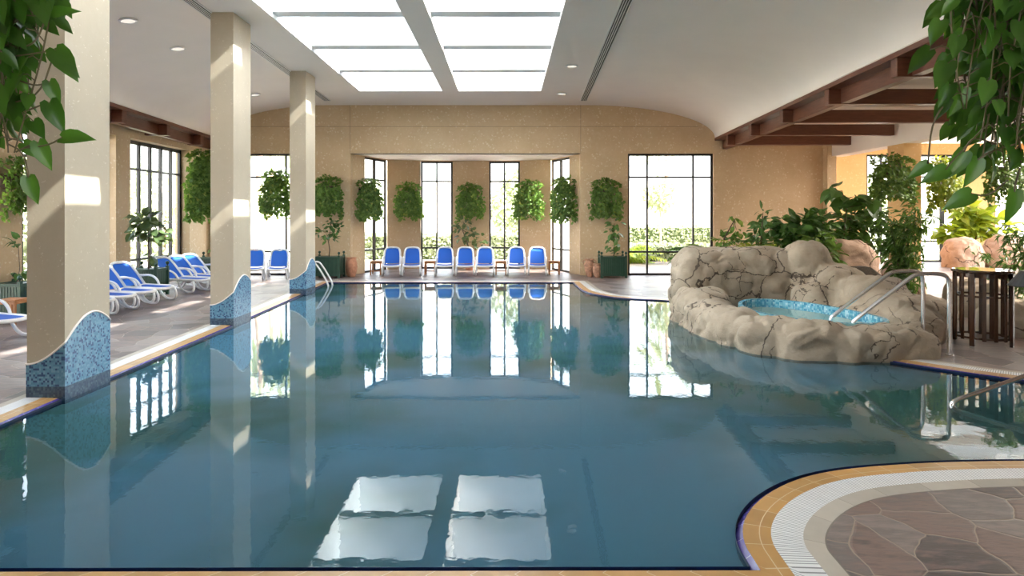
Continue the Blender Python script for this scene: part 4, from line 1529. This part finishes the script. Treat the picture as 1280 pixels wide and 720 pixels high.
vines((-1.50, 1.95, 2.75), 'heart leaved vine hanging before the first pillar, against the beige shaft', 71, (-1.55, -1.285, 1.62, 1.95, 2.84, 2.15), 62, .072,
      [([A(10, 130), A(50, 120), A(68, 66)], .09, (.75, -.1, -.65)), ([A(20, 70), A(50, 66), A(70, 62)], .10, (.6, -.1, -.8)), ([A(30, 140), A(55, 130), A(62, 128)], .09, (.45, -.1, -.9)),
       ([A(30, 185), A(60, 182), A(78, 172)], .085, (1, -.1, .05)), ([A(20, 190), A(40, 180), A(48, 178)], .08, (.4, 0, -1)), ([A(20, 60), A(45, 55), A(58, 20)], .085, (.9, 0, .3)), ([A(10, 180), A(30, 190), A(36, 222)], .075, (.25, 0, -1)), ([A(22, 100), A(45, 108), A(62, 102)], .07, (.35, 0, -1))])
vines((1.50, 1.95, 2.75), 'dense heart leaved vine hanging over the hot tub view, long leaves reaching out', 72, (1.255, 1.56, 1.62, 1.98, 2.84, 2.12), 78, .068,
      [([A(1240, 150), A(1200, 190), A(1182, 212)], .075, (-.75, -.1, -.35)), ([A(1260, 225), A(1235, 246), A(1214, 242)], .085, (-.8, -.1, -.4)), ([A(1270, 180), A(1235, 190), A(1222, 200)], .08, (-.35, 0, -1)), ([A(1275, 210), A(1268, 235), A(1268, 240)], .09, (-.1, 0, -1)),
       ([A(1230, 20), A(1200, 8), A(1192, 5)], .08, (-.8, 0, -.35)), ([A(1240, 50), A(1210, 70), A(1196, 62)], .075, (-.6, 0, -.8)), ([A(1245, 180), A(1215, 170), A(1205, 190)], .085, (-.5, 0, -.9)), ([A(1250, 90), A(1215, 105), A(1204, 110)], .08, (-.35, 0, -1)), ([A(1190, 120), A(1165, 150), A(1160, 205)], .062, (-.85, 0, -.6))])

# ------------------------------------------------------------------ ceiling fittings
def slot(name, S, label):
    ya, yb = 8.5, FY - .85
    root = thing(name, label, 'air vent', (S(yb), yb, CZ), math.atan2(S(yb) - S(2.0), -(yb - 2.0)) * 0)
    o = Vector((S(yb), yb, CZ))
    L = lambda y, dx, z: Vector((S(y) + dx, y, CZ + z)) - o
    ya = 2.0

    def strip(m, a, b, z0, z1):
        vs = [L(ya, a, z0), L(ya, b, z0), L(yb, b, z0), L(yb, a, z0), L(ya, a, z1), L(ya, b, z1), L(yb, b, z1), L(yb, a, z1)]
        m.add(vs, [(0, 3, 2, 1), (4, 5, 6, 7), (0, 1, 5, 4), (1, 2, 6, 5), (2, 3, 7, 6), (3, 0, 4, 7)])
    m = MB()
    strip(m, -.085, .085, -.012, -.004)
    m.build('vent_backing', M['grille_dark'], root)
    m = MB()
    strip(m, -.11, -.085, -.02, -.001)
    strip(m, .085, .11, -.02, -.001)
    m.build('frame', M['white_metal'], root)
    m = MB()
    for k in range(3):
        strip(m, -.05 + .045 * k - .008, -.05 + .045 * k + .008, -.02, -.008)
    m.build('vent_slat', M['white_metal'], root)


slot('ceiling_vent', lambda y: SL(y) + .13, 'long slotted air vent in the ceiling above the pillars')
slot('ceiling_vent', lambda y: SR(y) - .13, 'long slotted air vent in the ceiling on the hot tub side of the skylight')

em = NT('downlight_glow')
em = em.done(em.n('Emission', {'Color': (1, .93, .82, 1), 'Strength': .2}).outputs[0])


def downlight(p, nrm, label):
    root = thing('ceiling_light', label, 'ceiling light', p, 0, 'round ceiling lights')
    T = Vector(nrm).to_track_quat('-Z', 'Y').to_matrix().to_4x4()
    MB().lathe([(.13, .01), (.16, .0), (.16, -.012), (.125, -.02), (.12, -.008)], 24, T, cap=False).build('trim_ring', M['white_metal'], root)
    MB().lathe([(.122, -.006), (.01, -.010)], 24, T).build('diffuser', em, root)


def on_vault(px, py, S, X):
    """where the sight line through a pixel meets the curved ceiling"""
    d = at(px, py, 1.) - Vector((0, 0, H))
    best = None
    for k in range(40, 1700):
        y = k * .0125 * 1.0
        q = Vector((0, 0, H)) + d * y
        s, e_ = S(q.y), X(q.y)
        u = (q.x - s) / (e_ - s)
        if u <= 0:
            z = CZ
        elif u < 1:
            z = BZ + (CZ - BZ) * math.sqrt(1 - u * u)
        else:
            continue
        if q.z >= z:
            return q
    return None


for px, py, S, X, lab in ((160, 25, SL, XL, 'round ceiling light on the curved ceiling above the first pillar'), (222, 60, SL, XL, 'round ceiling light on the curved ceiling before the middle pillar'), (319, 118, SL, XL, 'round ceiling light on the curved ceiling between the middle and last pillar'), (715, 82, SR, XR, 'round ceiling light on the flat ceiling by the hot tub side vent'), (702, 116.5, SR, XR, 'round ceiling light on the flat ceiling close to the end wall')):
    q = on_vault(px, py, S, X)
    if q is None:
        continue
    s, e_ = S(q.y), X(q.y)
    u = max(0., (q.x - s) / (e_ - s))
    a_, b_ = abs(e_ - s), CZ - BZ
    nx = u / a_ * (1 if e_ > s else -1)
    nz = math.sqrt(max(0, 1 - u * u)) / b_
    nr = Vector((-nx, 0, -nz)).normalized()
    downlight(q + nr * .012, nr, lab)

# ------------------------------------------------------------------ garden outside
m = MB()
m.add([(-300, -300, -.06), (300, -300, -.06), (300, 600, -.06), (-300, 600, -.06)], [(0, 1, 2, 3)])
struct(m.build('ground_outside', M['ground']), 'lawn and pale paths of the garden outside')


def hedge(x0, x1, y0, y1, h, label, seed, n):
    rr = random.Random(seed)
    root = thing('hedge', label, 'hedge', ((x0 + x1) / 2, (y0 + y1) / 2, -.06), 0, 'garden hedges')
    c = MB().box(-(x1 - x0) / 2 + .1, (x1 - x0) / 2 - .1, -(y1 - y0) / 2 + .1, (y1 - y0) / 2 - .1, 0, h - .1)
    c.build('core', M['hedge_core'], root)
    fo = MB()
    for _ in range(n):
        k = rr.random()
        x, y = rr.uniform(-(x1 - x0) / 2, (x1 - x0) / 2), -(y1 - y0) / 2 + .1 * rr.random()
        z = rr.uniform(0.02, h)
        if k < .35:
            y, z = rr.uniform(-(y1 - y0) / 2, (y1 - y0) / 2), h - .06 * rr.random()
        L = rr.uniform(.1, .22)
        leaf(fo, Vector((x, y, z)), Vector((rr.uniform(-1, 1), -rr.random(), rr.uniform(-.5, 1))), Vector((rr.uniform(-.6, .6), -1, .7)), L, L * .7)
    fo.build('foliage', M['leaf_hedge'], root)


hedge(-8.2, 1.2, 29.5, 30.6, 1.15, 'clipped hedge outside the bay windows', 81, 3800)
hedge(4.0, 13.0, 28.0, 29.0, .75, 'low hedge outside the wide window', 82, 2600)
hedge(5.5, 16.0, 34.0, 35.0, 1.5, 'farther hedge across the lawn outside the wide window', 83, 2400)
tree('garden_tree', 'round clipped tree on the lawn outside the wide window', 'tree', (7.6, 31.0, -.06), [(0, 0, 0), (.02, 0, 1), (0, 0, 2.2)],
     [((0, 0, 3.1), (.85, .85, .85), 700)], 'leaf_hedge', .2, .7, 'diamond', 84, .07, 'palm_bark')
tree('garden_tree', 'broad pale tree outside the third bay window', 'tree', (.4, 34, -.06), [(0, 0, 0), (0, 0, 1.2), (.1, 0, 2.4)],
     [((-.2, 0, 2.6), (1.3, 1, 1.2), 500), ((.4, 0, 3.8), (1.1, 1, 1.0), 360), ((.2, 0, 1.5), (1.2, .8, .7), 260)], 'leaf_hedge', .3, .7, 'diamond', 85, .1)
for x, y, l, s in ((-12.2, 30, 'leaning palm outside the end window of the lounger aisle', 86), (-13.9, 36, 'second palm outside the end window of the lounger aisle', 87), (9.4, 38, 'tall palm behind the hedge outside the wide window', 88)):
    tree('palm_tree', l, 'tree', (x, y, -.06), [(0, 0, 0), (.15, 0, 2.2), (.3, 0, 4.4), (.35, 0, 6.6)],
         [((.35, 0, 6.9), (1.6, 1.6, .9), 60)], 'leaf_hedge', 1.9, .14, 'lance', s, .2, 'palm_bark', 'garden palms', .5)
fern((4.9, 26.6, .0), 'fan palm clump just outside the wide window', 16, 1.7, 89, 'leaf_sunny', .08)
for x, y, s, l in ((-14.5, 15.5, 90, 'leafy tree outside the side window before the square planter'), (-15.5, 19.5, 91, 'leafy tree outside the side window at the aisle loungers'), (-15, 23.5, 92, 'leafy tree outside the side window near the aisle corner'), (-16, 29, 93, 'leafy tree far along outside the side windows')):
    tree('garden_tree', l, 'tree', (x, y, -.06), [(0, 0, 0), (.1, 0, 1.2), (0, 0, 2.6)],
         [((0, 0, 3.0), (1.5, 1.5, 1.3), 420), ((.3, -.3, 1.6), (1.2, 1.2, .9), 260), ((0, 0, .6), (1.3, 1.3, .6), 240)], 'leaf_hedge', .3, .7, 'diamond', s, .1)
for x, y, s, l in ((17.4, 32, 94, 'pale tree outside the glazed garden door'), (14.2, 39, 95, 'pale tree outside the ochre room window behind the basket'), (22.5, 36, 96, 'pale tree outside the garden room corner')):
    tree('garden_tree', l, 'tree', (x, y, -.06), [(0, 0, 0), (.1, 0, 1.2), (0, 0, 2.6)],
         [((0, 0, 3.2), (1.4, 1.2, 1.3), 380), ((.3, -.3, 1.4), (1.1, 1., .8), 220)], 'leaf_hedge', .3, .7, 'diamond', s, .1)

m = MB()  # pale walls added to turn the grey horizon outside the windows white
m.box(-60, 60, 46, 46.4, -.06, 4.6)
struct(m.build('added_backdrop_wall', M['white_paint']), 'pale wall added to whiten the view at the end of the garden')
m = MB()
m.box(-34.4, -34, -30, 46, -.06, 4.6)
struct(m.build('added_backdrop_wall', M['white_paint']), 'pale wall added to whiten the view along the side of the garden')

# ------------------------------------------------------------------ light, camera
sd = bpy.data.lights.new('sun', 'SUN')
sd.energy = 5.5
sd.angle = math.radians(.55)
sd.color = (1., .94, .85)
so = bpy.data.objects.new('sun', sd)
COL.objects.link(so)
so.rotation_euler = Vector((-1, .11, -.96)).to_track_quat('-Z', 'Y').to_euler()
so.location = (12, -6, 14)
w = bpy.data.worlds.new('sky')
scn.world = w
w.use_nodes = True
wt = w.node_tree
wt.nodes.clear()
sk = wt.nodes.new('ShaderNodeTexSky')
sk.sky_type = 'NISHITA'
sk.sun_disc = False
sk.sun_elevation = math.radians(40)
sk.sun_rotation = math.radians(100)
sk.air_density = 1.0
sk.dust_density = 4.0
sk.ozone_density = 1.0
hs = wt.nodes.new('ShaderNodeHueSaturation')
hs.inputs['Saturation'].default_value = .45
bg = wt.nodes.new('ShaderNodeBackground')
bg.inputs['Strength'].default_value = .45
ow = wt.nodes.new('ShaderNodeOutputWorld')
wt.links.new(sk.outputs[0], hs.inputs['Color'])
wt.links.new(hs.outputs[0], bg.inputs['Color'])
wt.links.new(bg.outputs[0], ow.inputs['Surface'])

cd = bpy.data.cameras.new('camera')
cd.sensor_width = 36
cd.sensor_fit = 'HORIZONTAL'
cd.lens = F / 1280 * 36
cd.shift_x = (640 - CX) / 1280
cd.shift_y = -(360 - CY) / 1280
cd.clip_start = .05
cd.clip_end = 400
co = bpy.data.objects.new('camera', cd)
COL.objects.link(co)
co.location = (0, 0, H)
co.rotation_euler = (PI / 2, 0, 0)
scn.camera = co
vs_ = scn.view_settings
scn.display_settings.display_device = 'sRGB'
vs_.view_transform = 'Standard'
vs_.look = 'None'
vs_.gamma = 1
vs_.use_curve_mapping = False
vs_.exposure = 2.32
cy = scn.cycles
cy.use_denoising = True
cy.max_bounces = 10
cy.diffuse_bounces = 6
cy.glossy_bounces = 5
cy.transmission_bounces = 6
cy.transparent_max_bounces = 24
cy.sample_clamp_indirect = 8
cy.caustics_reflective = False
cy.caustics_refractive = False
